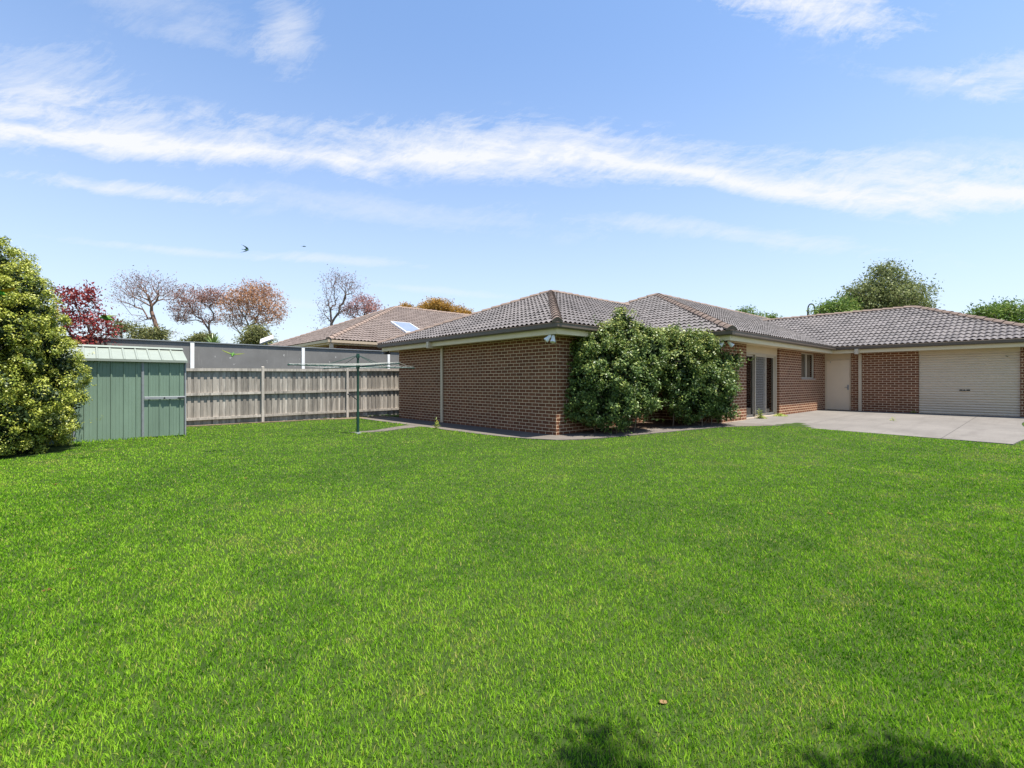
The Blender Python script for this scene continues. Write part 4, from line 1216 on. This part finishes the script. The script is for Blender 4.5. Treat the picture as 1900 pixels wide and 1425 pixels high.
M['leaf_dead'] = leafmat('dead_purple_leaf', [(0, (0.12, 0.075, 0.08)), (.6, (0.24, 0.14, 0.13)), (1, (0.36, 0.23, 0.2))], .7, .25, .1)
M['leaf_redbrown'] = leafmat('red_brown_leaf', [(0, (0.15, 0.08, 0.07)), (.5, (0.28, 0.155, 0.13)), (1, (0.42, 0.25, 0.20))], .7, .3, .1)
M['leaf_orange'] = leafmat('orange_leaf', [(0, (0.21, 0.105, 0.065)), (.5, (0.38, 0.20, 0.115)), (1, (0.52, 0.33, 0.20))], .7, .3, .1)
M['leaf_pink'] = leafmat('pink_red_leaf', [(0, (0.20, 0.11, 0.11)), (.5, (0.38, 0.19, 0.175)), (1, (0.54, 0.31, 0.28))], .7, .3, .1)
M['leaf_amber'] = leafmat('amber_leaf', [(0, (0.15, 0.09, 0.02)), (.5, (0.36, 0.20, 0.045)), (1, (0.50, 0.33, 0.10))], .7, .3, .1)
M['leaf_red'] = leafmat('crimson_leaf', [(0, (0.085, 0.016, 0.02)), (.45, (0.22, 0.03, 0.035)), (.8, (0.38, 0.07, 0.06)), (1, (0.45, 0.17, 0.10))], .45, .3, .3)
M['leaf_olive'] = leafmat('olive_leaf', [(0, (0.07, 0.085, 0.03)), (.5, (0.15, 0.165, 0.06)), (1, (0.30, 0.28, 0.10))], .6, .25, .2)
M['leaf_green'] = leafmat('green_leaf', [(0, (0.05, 0.10, 0.022)), (.5, (0.12, 0.20, 0.035)), (.85, (0.22, 0.28, 0.06)), (1, (0.28, 0.31, 0.09))], .55, .3, .2)
M['leaf_gum'] = leafmat('mixed_gum_leaf', [(0, (0.07, 0.095, 0.04)), (.5, (0.17, 0.20, 0.07)), (.8, (0.25, 0.28, 0.10)), (1, (0.33, 0.32, 0.15))], .55, .3, .2)
M['leaf_yucca'] = leafmat('spiky_leaf', [(0, (0.06, 0.12, 0.03)), (1, (0.20, 0.27, 0.07))], .4, .15, .4)

T = lambda px, py, Y, rx, ry, rd=None: (PX(px, py, Y), (rx / 890 * Y, (rd or rx) / 890 * Y, ry / 890 * Y))
g0 = lambda px, Y: np.array([(px - 950) / 890 * Y, Y, 0.0])
GRP = 'dying gum trees beyond the grey wall'
Y = 40
tree('gum_tree', 'nearly bare grey gum tree leaning left, tallest behind the shed', g0(300, Y),
     [g0(300, Y), PX(297, 640, Y), PX(292, 612, Y), PX(285, 590, Y), PX(281, 578, Y)],
     [T(272, 535, Y, 62, 32), T(240, 545, Y, 36, 28), T(312, 535, Y, 28, 30), T(268, 518, Y, 40, 17), T(262, 592, Y, 20, 14), T(330, 548, Y, 12, 16), T(228, 560, Y, 22, 10), T(318, 618, Y, 22, 10)],
     620, (3, .13), M['leaf_dead'], M['bark_red'], 41, .4, .010, .20, GRP, shell=.2, crad=.3, lowbias=.9, exp=2.0, bend=.09)
tree('gum_tree', 'rounded gum tree with thin red brown crown, between the bare and the orange tree', g0(395, 42),
     [g0(395, 42), PX(394, 640, 42), PX(388, 612, 42), PX(378, 598, 42)],
     [T(365, 552, 42, 48, 22), T(345, 575, 42, 34, 16), T(400, 550, 42, 24, 20), T(335, 592, 42, 18, 10), T(390, 590, 42, 22, 12)],
     420, (14, .15), M['leaf_redbrown'], M['bark_grey'], 43, .35, .010, .16, GRP, shell=.35, crad=.2)
tree('gum_tree', 'broad gum tree with dense dead orange foliage, left of the neighbouring roof', g0(452, 40),
     [g0(452, 40), PX(452, 650, 40), PX(455, 628, 40), PX(462, 606, 40)],
     [T(478, 553, 40, 50, 30), T(440, 570, 40, 36, 24), T(508, 575, 40, 28, 20), T(470, 540, 40, 36, 18), T(430, 595, 40, 24, 16), T(490, 590, 40, 34, 16)],
     480, (20, .15), M['leaf_orange'], M['bark_grey'], 47, .35, .010, .15, GRP, shell=.4, crad=.22)
tree('gum_tree', 'tall slender almost leafless gum tree behind the neighbouring roof', g0(617, 45),
     [g0(617, 45), PX(617, 640, 45), PX(615, 600, 45), PX(613, 575, 45)],
     [T(628, 530, 45, 38, 28), T(612, 560, 45, 26, 24), T(655, 530, 45, 26, 22), T(600, 590, 45, 16, 26), T(625, 512, 45, 26, 14), T(640, 570, 45, 24, 18), T(595, 615, 45, 16, 12)],
     520, (3, .14), M['leaf_dead'], M['bark_grey'], 53, .4, .010, .17, GRP, shell=.2, crad=.3, exp=2.0, bend=.09)
tree('gum_tree', 'small gum tree with pinkish red crown beside the tall bare one', g0(668, 46),
     [g0(668, 46), PX(668, 630, 46), PX(669, 600, 46)],
     [T(672, 565, 46, 30, 20), T(692, 575, 46, 20, 18), T(650, 578, 46, 20, 14)],
     260, (12, .16), M['leaf_pink'], M['bark_grey'], 59, .35, .010, .13, GRP, shell=.35, crad=.2)
tree('gum_tree', 'wide amber crowned gum tree behind the ridge of the neighbouring roof', g0(815, 55),
     [g0(815, 55), PX(815, 640, 55), PX(815, 600, 55)],
     [T(810, 572, 55, 32, 15), T(845, 582, 55, 24, 14), T(785, 576, 55, 16, 12), T(862, 584, 55, 12, 9)],
     240, (55, .2), M['leaf_amber'], M['bark_grey'], 61, .25, .02, .2, GRP, shell=.4, crad=.3)
tree('gum_tree', 'small round amber tree just left of the wide amber one', g0(753, 56),
     [g0(753, 56), PX(753, 600, 56)], [T(754, 578, 56, 13, 15)], 70, (60, .2), M['leaf_amber'], M['bark_grey'], 67, .25, .02, .15, GRP, shell=.4, crad=.22)
GR2 = 'small green trees beyond the grey wall'
tree('small_tree', 'thin pale olive sapling beside the red leaved tree', g0(228, 36), [g0(228, 36), PX(226, 625, 36)],
     [T(222, 607, 36, 9, 9), T(236, 607, 36, 8, 8), T(212, 622, 36, 6, 8)], 60, (22, .16), M['leaf_olive'], M['bark_grey'], 71, .3, .014, .06, GR2, crad=.22)
tree('small_tree', 'clump like olive green tree at the foot of the bare gum', g0(272, 36), [g0(272, 36), PX(270, 640, 36)],
     [T(258, 620, 36, 14, 14), T(282, 624, 36, 16, 14), T(298, 622, 36, 7, 14), T(270, 640, 36, 26, 10)], 130, (40, .18), M['leaf_olive'], M['bark_grey'], 73, .3, .014, .1, GR2, crad=.28)
tree('small_tree', 'low brownish green tree under the orange gum beside the white panel', g0(476, 36), [g0(476, 36), PX(476, 640, 36)],
     [T(476, 622, 36, 20, 15), T(488, 632, 36, 18, 10), T(462, 636, 36, 14, 10)], 130, (45, .18), M['leaf_olive'], M['bark_grey'], 79, .3, .014, .1, GR2, crad=.28)
tree('small_tree', 'low dull brown bush behind the spiky yucca', g0(372, 38), [g0(372, 38), PX(372, 645, 38)],
     [T(376, 630, 38, 14, 9), T(352, 638, 38, 12, 6)], 80, (40, .18), M['leaf_olive'], M['bark_grey'], 83, .3, .014, .08, GR2, crad=.25)

# red leaved tree between the fence and the wall
Yr = 13.75
tree('red_tree', 'crimson leaved tree behind the shed and the golden shrub', g0(165, Yr),
     [g0(165, Yr), PX(165, 700, Yr), PX(163, 660, Yr), PX(160, 640, Yr)],
     [T(150, 555, Yr, 34, 26), T(180, 605, Yr, 36, 22), T(140, 595, Yr, 36, 32), T(170, 640, Yr, 36, 26), T(160, 545, Yr, 18, 18), T(196, 590, Yr, 18, 16), T(115, 545, Yr, 16, 22), T(165, 675, Yr, 32, 22)],
     230, (15, .085), M['leaf_red'], M['bark_brown'], 89, .3, .007, .07, None, shell=.4, crad=.10, aspect=.5, lowbias=.4)

# right hand trees
tree('broad_tree', 'big pointed mixed green tree behind the garage roof', g0(1645, 33),
     [g0(1645, 33), PX(1645, 650, 33), PX(1645, 600, 33), PX(1643, 560, 33)],
     [T(1642, 520, 33, 34, 28), T(1610, 548, 33, 36, 28), T(1680, 548, 33, 36, 28), T(1640, 560, 33, 70, 34), T(1640, 503, 33, 18, 16), T(1695, 572, 33, 26, 16), T(1592, 570, 33, 26, 18)],
     420, (55, .17), M['leaf_gum'], M['bark_grey'], 97, .3, .014, .2, None, shell=.5, crad=.30, droop=.25)
tree('bushy_tree', 'lower bright green tree between the gooseneck lamp and the big pointed tree', g0(1545, 31),
     [g0(1545, 31), PX(1545, 640, 31), PX(1545, 600, 31)],
     [T(1550, 574, 31, 24, 18), T(1526, 582, 31, 16, 14), T(1570, 570, 31, 16, 18), T(1545, 596, 31, 34, 12)],
     150, (40, .16), M['leaf_green'], M['bark_grey'], 101, .3, .014, .15, None, shell=.45, crad=.26)
tree('bushy_tree', 'leafy green tree at the far right above the end of the garage roof', g0(1868, 26),
     [g0(1868, 26), PX(1868, 650, 26), PX(1868, 610, 26)],
     [T(1850, 585, 26, 36, 18), T(1890, 582, 26, 30, 24), T(1822, 582, 26, 14, 14), T(1858, 570, 26, 12, 14), T(1925, 590, 26, 26, 26), T(1880, 610, 26, 50, 16)],
     280, (34, .15), M['leaf_green'], M['bark_grey'], 103, .3, .012, .15, None, shell=.45, crad=.24)
tree('bushy_tree', 'small green treetop showing above the main roof ridge', g0(1392, 40),
     [g0(1392, 40), PX(1392, 640, 40)], [T(1386, 582, 40, 15, 8), T(1404, 592, 40, 12, 10), T(1380, 596, 40, 22, 10)], 90, (40, .17), M['leaf_green'], M['bark_grey'], 107, .3, .014, .12, None, shell=.45, crad=.26)
tree('bushy_tree', 'tiny green treetop in the dip between the main roof and the garage roof', g0(1432, 40),
     [g0(1432, 40), PX(1432, 640, 40)], [T(1430, 592, 40, 10, 7), T(1432, 602, 40, 14, 8)], 60, (40, .17), M['leaf_green'], M['bark_grey'], 109, .3, .014, .12, None, shell=.45, crad=.22)

# tree behind the photographer, whose crown shades the front edge of the lawn
def shade(px, py, h):
    s = Vector((0, 0, 0)); Yg = 890 * CAMH / (py - 709); Xg = (px - 950) / 890 * Yg
    return np.array([Xg + sdir.x / sdir.z * h, Yg + sdir.y / sdir.z * h, h])
tree('overhanging_tree', 'leafy tree behind the viewer shading the near edge of the lawn', (2.6, -1.6, 0),
     [(2.6, -1.6, 0), (2.58, -1.55, 1.6), (2.5, -1.45, 2.8), (2.4, -1.2, 3.6)],
     [(shade(1125, 1385, 4.3), (.03, .06, .2)), (shade(1105, 1440, 4.3), (.07, .04, .2)), (shade(1640, 1425, 4.3), (.03, .03, .2)), (shade(1740, 1450, 4.3), (.08, .03, .2)), (shade(1850, 1455, 4.3), (.08, .03, .2)), (shade(1760, 1530, 4.3), (.3, .04, .3)), (shade(1350, 1560, 4.4), (.4, .05, .3)), (shade(1700, 1500, 4.5), (.5, .15, .3)), (shade(1450, 1600, 4.8), (1.0, .25, .5)), ((2.3, -.4, 5.2), (1.4, .7, .8)), ((2.4, -1.4, 5.6), (1.6, 1.0, 1.0))],
     400, (36, .075), M['leaf_green'], M['bark_grey'], 113, .3, .01, .13, None, shell=.1, crad=.07, wpow=.36)

# spiky yucca behind the wall
yu = empty('yucca', (-10.95, 17.6, 0), 0, 'spiky green yucca head showing above the grey wall', 'plant')
yz = CAMH + (709 - 640) / 890 * 17.6
MB().tube((0, 0, 0), (0, 0, yz), .07, .055, 8).build('trunk', M['bark_brown'], yu)
rg = np.random.default_rng(131); V = []; n = 70
for i in range(n):
    a = rg.random() * 2 * math.pi; el = rg.uniform(-.25, 1.45); L_ = rg.uniform(.42, .62)
    d = np.array([math.cos(a) * math.cos(el), math.sin(a) * math.cos(el), math.sin(el)]); s = np.array([-math.sin(a), math.cos(a), 0]) * .022
    p0 = np.array([0, 0, yz - .05]); p1 = p0 + d * L_ * .55; p2 = p0 + d * L_ - np.array([0, 0, .05 * math.cos(el)])
    V += [p0 - s * .6, p0 + s * .6, p1 + s, p1 - s, p1 - s, p1 + s, p2 + s * .08, p2 - s * .08]
leafmesh('leaf_rosette', np.array(V), rg.random(len(V) // 4), M['leaf_yucca'], yu)

# ------------------------------------------------------------------ birds
def birdmat(name, body, wing, tip):
    m, nt, out = newmat(name)
    a = N(nt, 'ShaderNodeAttribute', attribute_name='rnd')
    c = ramp(nt, a.outputs['Fac'], [(0.0, body), (0.35, body), (0.5, wing), (0.75, wing), (1.0, tip)])
    pbsdf(nt, out, c, .6, .2); return m
M['parrot'] = birdmat('parrot_feathers', (0.06, 0.15, 0.02), (0.11, 0.13, 0.02), (0.10, 0.075, 0.03))
M['parrot_orange'] = birdmat('parrot_underwing', (0.08, 0.30, 0.03), (0.50, 0.30, 0.02), (0.42, 0.10, 0.015))
M['swallow'] = birdmat('dark_feathers', (0.02, 0.075, 0.05), (0.015, 0.04, 0.04), (0.01, 0.012, 0.02))

def bird(label, loc, length, span, heading, pitch, bank, flap, sweep_, mat, cat='bird'):
    """one continuous mesh: body lofted along its axis, wings grown out of the shoulders"""
    m = MB(); n = 10
    prof = [(-.50, .008, .002), (-.38, .045, .008), (-.22, .035, .02), (-.05, .085, .075), (.12, .11, .10), (.25, .095, .09), (.33, .07, .07), (.40, .072, .075), (.46, .05, .055), (.50, .015, .02), (.525, .004, .006)]
    v = []
    for (x, w, h) in prof:
        for i in range(n):
            a = 2 * math.pi * i / n
            v.append((x * length, math.cos(a) * w * length, math.sin(a) * h * length - (0.02 * length if x > .45 else 0)))
    f = [(i * n + k, i * n + (k + 1) % n, (i + 1) * n + (k + 1) % n, (i + 1) * n + k) for i in range(len(prof) - 1) for k in range(n)]
    f += [tuple(range(n - 1, -1, -1)), tuple(range((len(prof) - 1) * n, len(prof) * n))]
    m.add(v, f, 0.1)
    for sgn, fl_ in ((1, flap[0]), (-1, flap[1])):
        st = []
        for t, ch, sw_, th in ((0.0, .34, 0, .05), (.3, .36, .05, .03), (.6, .30, -.05, .02), (.85, .17, -.2, .012), (1.0, .03, -.36, .006)):
            y = t * span / 2; yy = y * math.cos(fl_ * (1 - .3 * t)); z = y * math.sin(fl_ * (1 - .3 * t)) + .03 * length
            xo = (.16 + sw_ * (.5 + sweep_)) * length; c = ch * length
            st.append([(xo + c * .5, sgn * yy, z), (xo + c * .1, sgn * yy, z + th * length), (xo - c * .5, sgn * yy, z), (xo + c * .1, sgn * yy, z - th * length * .4)])
        o = len(m.v)
        for q, s in enumerate(st):
            m.v += s; m.r += [[.2, .5, .65, .8, 1.0][q]] * 4
        for q in range(4):
            for k in range(4): m.f.append((o + q * 4 + k, o + q * 4 + (k + 1) % 4, o + q * 4 + 4 + (k + 1) % 4, o + q * 4 + 4 + k))
        m.f.append((o + 16, o + 17, o + 18, o + 19)); m.f.append((o + 3, o + 2, o + 1, o))
    ob = m.build('bird', mat, None, 0, True)
    ob.location = loc; ob.rotation_euler = (bank, pitch, heading)
    return tag(ob, label, cat, 'birds in flight')
bird('green parrot with spread wings flying in front of the grey wall', tuple(PX(432, 657, 8.9)), .25, .40, R(-65), R(20), R(-8), (.25, .3), .2, M['parrot'])
bird('green parrot with long tail flying left across the red leaved tree', tuple(PX(203, 592, 8.0)), .30, .34, R(188), R(-12), R(10), (.15, .9), .5, M['parrot'])
bird('orange winged parrot at the left edge in front of the golden shrub', tuple(PX(-8, 541, 6.0)), .26, .42, R(100), R(5), R(-10), (.2, .05), .0, M['parrot_orange'])
bird('dark green bird high in the sky with swept back wings', tuple(PX(455, 463, 21)), .30, .40, R(20), R(0), R(75), (.35, .45), 1.5, M['swallow'])
bird('tiny dark bird in the sky seen side on with closed wings', tuple(PX(563, 457, 24)), .25, .12, R(5), R(0), R(0), (-.3, -.3), .5, M['swallow'])

# ------------------------------------------------------------------ small plants
M['weed'] = leafmat('weed_leaf', [(0, (0.10, 0.17, 0.03)), (.6, (0.26, 0.33, 0.05)), (1, (0.50, 0.48, 0.08))], .5, .3, .3)
def weed(label, x, y, r, h, n, ll, seed, group='weeds at the paving edges'):
    p = L2W(x, y, float(gz(x, y)) + .01); rg = np.random.default_rng(seed)
    a = rg.random(n) * 2 * np.pi; q = rg.random(n)
    P = np.stack([np.cos(a) * r * q, np.sin(a) * r * q, h * (1 - q ** 1.5) * rg.random(n)], -1)
    V = leafquads(P, np.stack([np.cos(a) * .4, np.sin(a) * .4, np.ones(n)], -1), ll * (.6 + .8 * rg.random(n)), ll * .3 * np.ones(n), rg, .6)
    o = leafmesh('weed', V, rg.random(n), M['weed']); o.location = p
    tag(o, label, 'weed', group)
weed('upright leafy weed at the lawn edge below the downpipe', -1.2, 3.45, .07, .26, 90, .07, 1)
weed('yellow green weed against the sill of the sliding door', 4.66 + 2.6, -2.0, .15, .09, 260, .05, 2)
weed('low yellow weed below the brick pier right of the sliding door', 4.66 + 4.1, -2.02, .24, .08, 520, .05, 3)
weed('taller tuft growing at the sliding door track', 4.66 + 2.5, -1.99, .06, .30, 60, .09, 4)
weed('small weed at the base of the brick beside the roller door', 13.75, -4.75, .10, .10, 90, .05, 5)
weed('small tuft in a joint in the middle of the patio', 9.4, -4.9, .05, .10, 50, .05, 6)

M['deadleaf'] = leafmat('fallen_leaf', [(0, (0.09, 0.04, 0.02)), (.6, (0.17, 0.08, 0.035)), (1, (0.22, 0.14, 0.07))], .7, .1, .1)
def fallen(label, px, py, size, seed):
    Yg = 890 * (CAMH - .05) / (py - 709); Xg = (px - 950) / 890 * Yg; rg = np.random.default_rng(seed)
    lx_, ly_ = W2L(Xg, Yg); zz = float(gz(lx_, ly_)) - .002
    out = []; k = 7; s = size * .6; v = []
    for i in range(k + 1):
        t = i / k; w = .32 * math.sin(math.pi * min(1, t * .97 + .015)) ** .8
        for sg in (-1, 0, 1): v.append(((t - .5) * s, sg * w * s, abs(sg) * .04 * s + .05 * s * (t - .5) ** 2))
    f = [(i * 3 + j, i * 3 + 3 + j, i * 3 + 4 + j, i * 3 + 1 + j) for i in range(k) for j in range(2)]
    m = MB(); m.add(v, f, rg.random()); o = m.build('fallen_leaf', M['deadleaf'], None, 0, True)
    o.location = (Xg, Yg, zz); o.rotation_euler = (rg.uniform(-.2, .2), rg.uniform(-.2, .2), rg.random() * 6.28)
    tag(o, label, 'leaf', 'dry leaves on the lawn')
fallen('orange dry leaf on the lawn just right of the shrub shadow', 103, 891, .13, 1)
fallen('orange brown dry leaf on the left of the lawn, upper of a close pair', 132, 1042, .09, 2)
fallen('dark brown dry leaf on the left of the lawn, lower of a close pair', 88, 1079, .10, 3)
fallen('pale tan dry leaf on the lower right part of the lawn', 1230, 1279, .075, 4)
fallen('small tan dry leaf on the lawn right of centre near the patio', 1540, 943, .09, 6)
fallen('tan dry leaf on the grass in front of the clothesline', 455, 880, .10, 7)

# ------------------------------------------------------------------ grass
def vnoise(x, y, s, seed):
    """smooth value noise"""
    rg = np.random.default_rng(seed); G = rg.random((64, 64))
    X, Y = x / s, y / s; i, j = np.floor(X).astype(int), np.floor(Y).astype(int); fx, fy = X - i, Y - j
    fx = fx * fx * (3 - 2 * fx); fy = fy * fy * (3 - 2 * fy); g = lambda a, b: G[a % 64, b % 64]
    return (g(i, j) * (1 - fx) + g(i + 1, j) * fx) * (1 - fy) + (g(i, j + 1) * (1 - fx) + g(i + 1, j + 1) * fx) * fy

def in_poly(x, y, poly):
    c = np.zeros(len(x), bool); n = len(poly)
    for i in range(n):
        (x0, y0), (x1, y1) = poly[i], poly[i - 1]
        if y0 == y1: continue
        t = ((y0 > y) != (y1 > y)) & (x < (x1 - x0) * (y - y0) / (y1 - y0) + x0)
        c ^= t
    return c

PAVED = PATH_OUT + [(5.3, PATIO[2]), (13.9, PATIO[2]), (13.9, -1.9), (30, -1.9), (30, 20), (-1.22, 20)]
LINEPATH = [(-1.2, 4.85), (-1.9, 4.55), (-2.7, 4.08), (LINE_POS[0] - .02, LINE_POS[1] + .2), (LINE_POS[0] - .02, LINE_POS[1] + .04), (-2.6, 3.88), (-1.8, 4.2), (-1.2, 4.3)]
def grass():
    rg = np.random.default_rng(77)
    # candidate points, thinned with distance so blades stay about as dense to the eye
    n = 5200000
    Yc = 1.0 + 19.5 * rg.random(n) ** 1.0
    half = 1.22 * Yc + 0.8
    Xc = (rg.random(n) * 2 - 1) * half
    dens = 26000.0 / (1 + (Yc / 2.2) ** 2.1)          # blades per square metre
    cell = 19.5 * 2 * half / n
    keep = rg.random(n) < dens * cell
    X, Y = Xc[keep], Yc[keep]
    dx, dy = X - C0[0], Y - C0[1]; lx_, ly_ = dx * CT + dy * ST, -dx * ST + dy * CT
    jx, jy = rg.normal(0, .045, len(X)), rg.normal(0, .045, len(X))       # ragged edges
    ok = ~in_poly(lx_ + jx, ly_ + jy, PAVED) & ~in_poly(lx_ + jx, ly_ + jy, LINEPATH)
    ok &= ~((lx_ > SX0 - .1) & (lx_ < SX1 + .02) & (ly_ > SY0 - .01) & (ly_ < SY1)) & (ly_ < FY - .03)
    soil = (ly_ > FY - (.2 + .55 * sstep(-3, -.6, lx_)) + rg.normal(0, .09, len(X))) & (lx_ > -6.6)
    ok &= ~soil | (rg.random(len(X)) < .12)
    ok &= ((X + 9.95) ** 2 + (Y - 8.72) ** 2 > 1.5 ** 2)
    X, Y, lx_, ly_ = X[ok], Y[ok], lx_[ok], ly_[ok]
    # tufts: pull blades towards cluster centres a little
    n = len(X); print('grass blades', n)
    Z = gz(lx_, ly_) - .008
    d = np.sqrt(X * X + Y * Y)
    big = vnoise(X, Y, 2.3, 1); mid = vnoise(X, Y, .55, 2); sm = vnoise(X, Y, .13, 3); fine = vnoise(X, Y, .045, 8)
    # dry patches: noise, stronger on the right, plus the bare scuffs of the photograph
    dry = .7 * sstep(.64, .90, .5 * mid + .3 * vnoise(X, Y, .22, 4) + .2 * big + .10 * sstep(.0, 1.0, X / np.maximum(Y, 1)))
    for (px, py, rx, ry, s) in [(1575, 1115, 40, 14, .8), (1293, 1190, 20, 13, .75), (1700, 1030, 36, 12, .7), (1680, 1060, 60, 14, .6), (1790, 1090, 20, 8, .6), (1545, 1120, 30, 14, .5), (1215, 1070, 22, 10, .5), (1340, 1130, 18, 8, .5),
                                (1290, 1260, 60, 26, .45), (1240, 1280, 26, 12, .5), (1220, 1370, 30, 16, .4), (430, 940, 30, 7, .5), (540, 1025, 24, 6, .55), (85, 857, 22, 5, .9), (140, 842, 16, 4, .8), (190, 836, 14, 4, .7), (110, 872, 12, 4, .6), (430, 1190, 20, 9, .5), (660, 1190, 20, 7, .5), (760, 820, 18, 3, .5), (1000, 828, 30, 3, .4),
                                (430, 1110, 16, 10, .4), (700, 1000, 20, 6, .3), (1860, 850, 60, 12, .35), (1480, 960, 30, 7, .4), (1360, 985, 30, 8, .35)]:
        Yg = 890 * CAMH / (py - 709); Xg = (px - 950) / 890 * Yg; ax_ = rx / 890 * Yg; ay_ = ry / (py - 709) * Yg
        dry = np.maximum(dry, 1.25 * s * np.exp(-((X - Xg) / ax_) ** 2 - ((Y - Yg) / ay_) ** 2) * (.6 + .8 * sm))
    h = (.011 + .012 * rg.random(n) + .004 * mid + .005 * sm) * (1 - .35 * dry)
    # longer grass where the mower does not reach
    edge = np.zeros(n)
    edge = np.maximum(edge, np.exp(-((ly_ - SY0 + .05) / .12) ** 2) * ((lx_ > SX0) & (lx_ < SX1 + .1)))
    edge = np.maximum(edge, np.exp(-((np.abs(lx_ + 1.32)) / .12) ** 2) * (ly_ > 0) * vnoise(X, Y, .5, 9) * 1.2)
    edge = np.maximum(edge, 1.5 * sstep(-7.6, -8.0, ly_) * (lx_ > 7) * vnoise(X, Y, .4, 10))
    edge = np.maximum(edge, np.exp(-(np.hypot(lx_ - LINE_POS[0], ly_ - LINE_POS[1]) / .2) ** 2) * .8)
    h = h * (1 + 1.7 * edge)
    tall = rg.random(n) < .012; h[tall] *= 1.6
    w = (.0019 + .0013 * rg.random(n)) * (1 + (d / 4.2) ** 1.15)
    a = rg.random(n) * 2 * np.pi
    # mown nap: leans with low-frequency swirls
    la = vnoise(X, Y, 1.1, 5) * 4 * np.pi * .5 + rg.normal(0, 2.6, n); lean = (.15 + .75 * rg.random(n)) * h
    dirx, diry = np.cos(la) * lean, np.sin(la) * lean
    sx, sy = np.cos(a) * w * .5, np.sin(a) * w * .5
    V = np.empty((n, 5, 3), dtype=np.float32)
    V[:, 0] = np.stack([X - sx, Y - sy, Z], -1); V[:, 1] = np.stack([X + sx, Y + sy, Z], -1)
    mx, my, mz = X + dirx * .35, Y + diry * .35, Z + h * .6
    V[:, 2] = np.stack([mx + sx * .8, my + sy * .8, mz], -1); V[:, 4] = np.stack([mx - sx * .8, my - sy * .8, mz], -1)
    V[:, 3] = np.stack([X + dirx, Y + diry, Z + h * .95], -1)
    tone = np.clip(.30 + .30 * (big - .5) + .34 * (mid - .5) + .36 * (sm - .5) + .30 * (fine - .5) + rg.normal(0, .17, n) + .08, 0.02, .66)
    thatch = rg.random(n) < (.085 + .8 * dry)
    tone[thatch] = .70 + .3 * rg.random(thatch.sum()) ** 1.4
    yel = sstep(-7.5, -8.1, ly_) * (lx_ > 6)
    tone = np.clip(tone + .25 * yel * rg.random(n), 0, 1)
    me = quadmesh('grass', V.reshape(-1, 3), 5, {'rnd': np.repeat(tone.astype(np.float32), 5)})
    M['grass'] = leafmat('grass_blade', [(0.0, (0.062, 0.170, 0.008)), (0.3, (0.150, 0.330, 0.015)), (0.66, (0.270, 0.455, 0.035)), (0.80, (0.30, 0.36, 0.05)), (1.0, (0.44, 0.40, 0.14))], .8, .38, .06)
    o = link('grass', me, M['grass'])
    tag(o, 'short mown green lawn grass with a few dry straw patches', 'grass', kind='stuff')
grass()
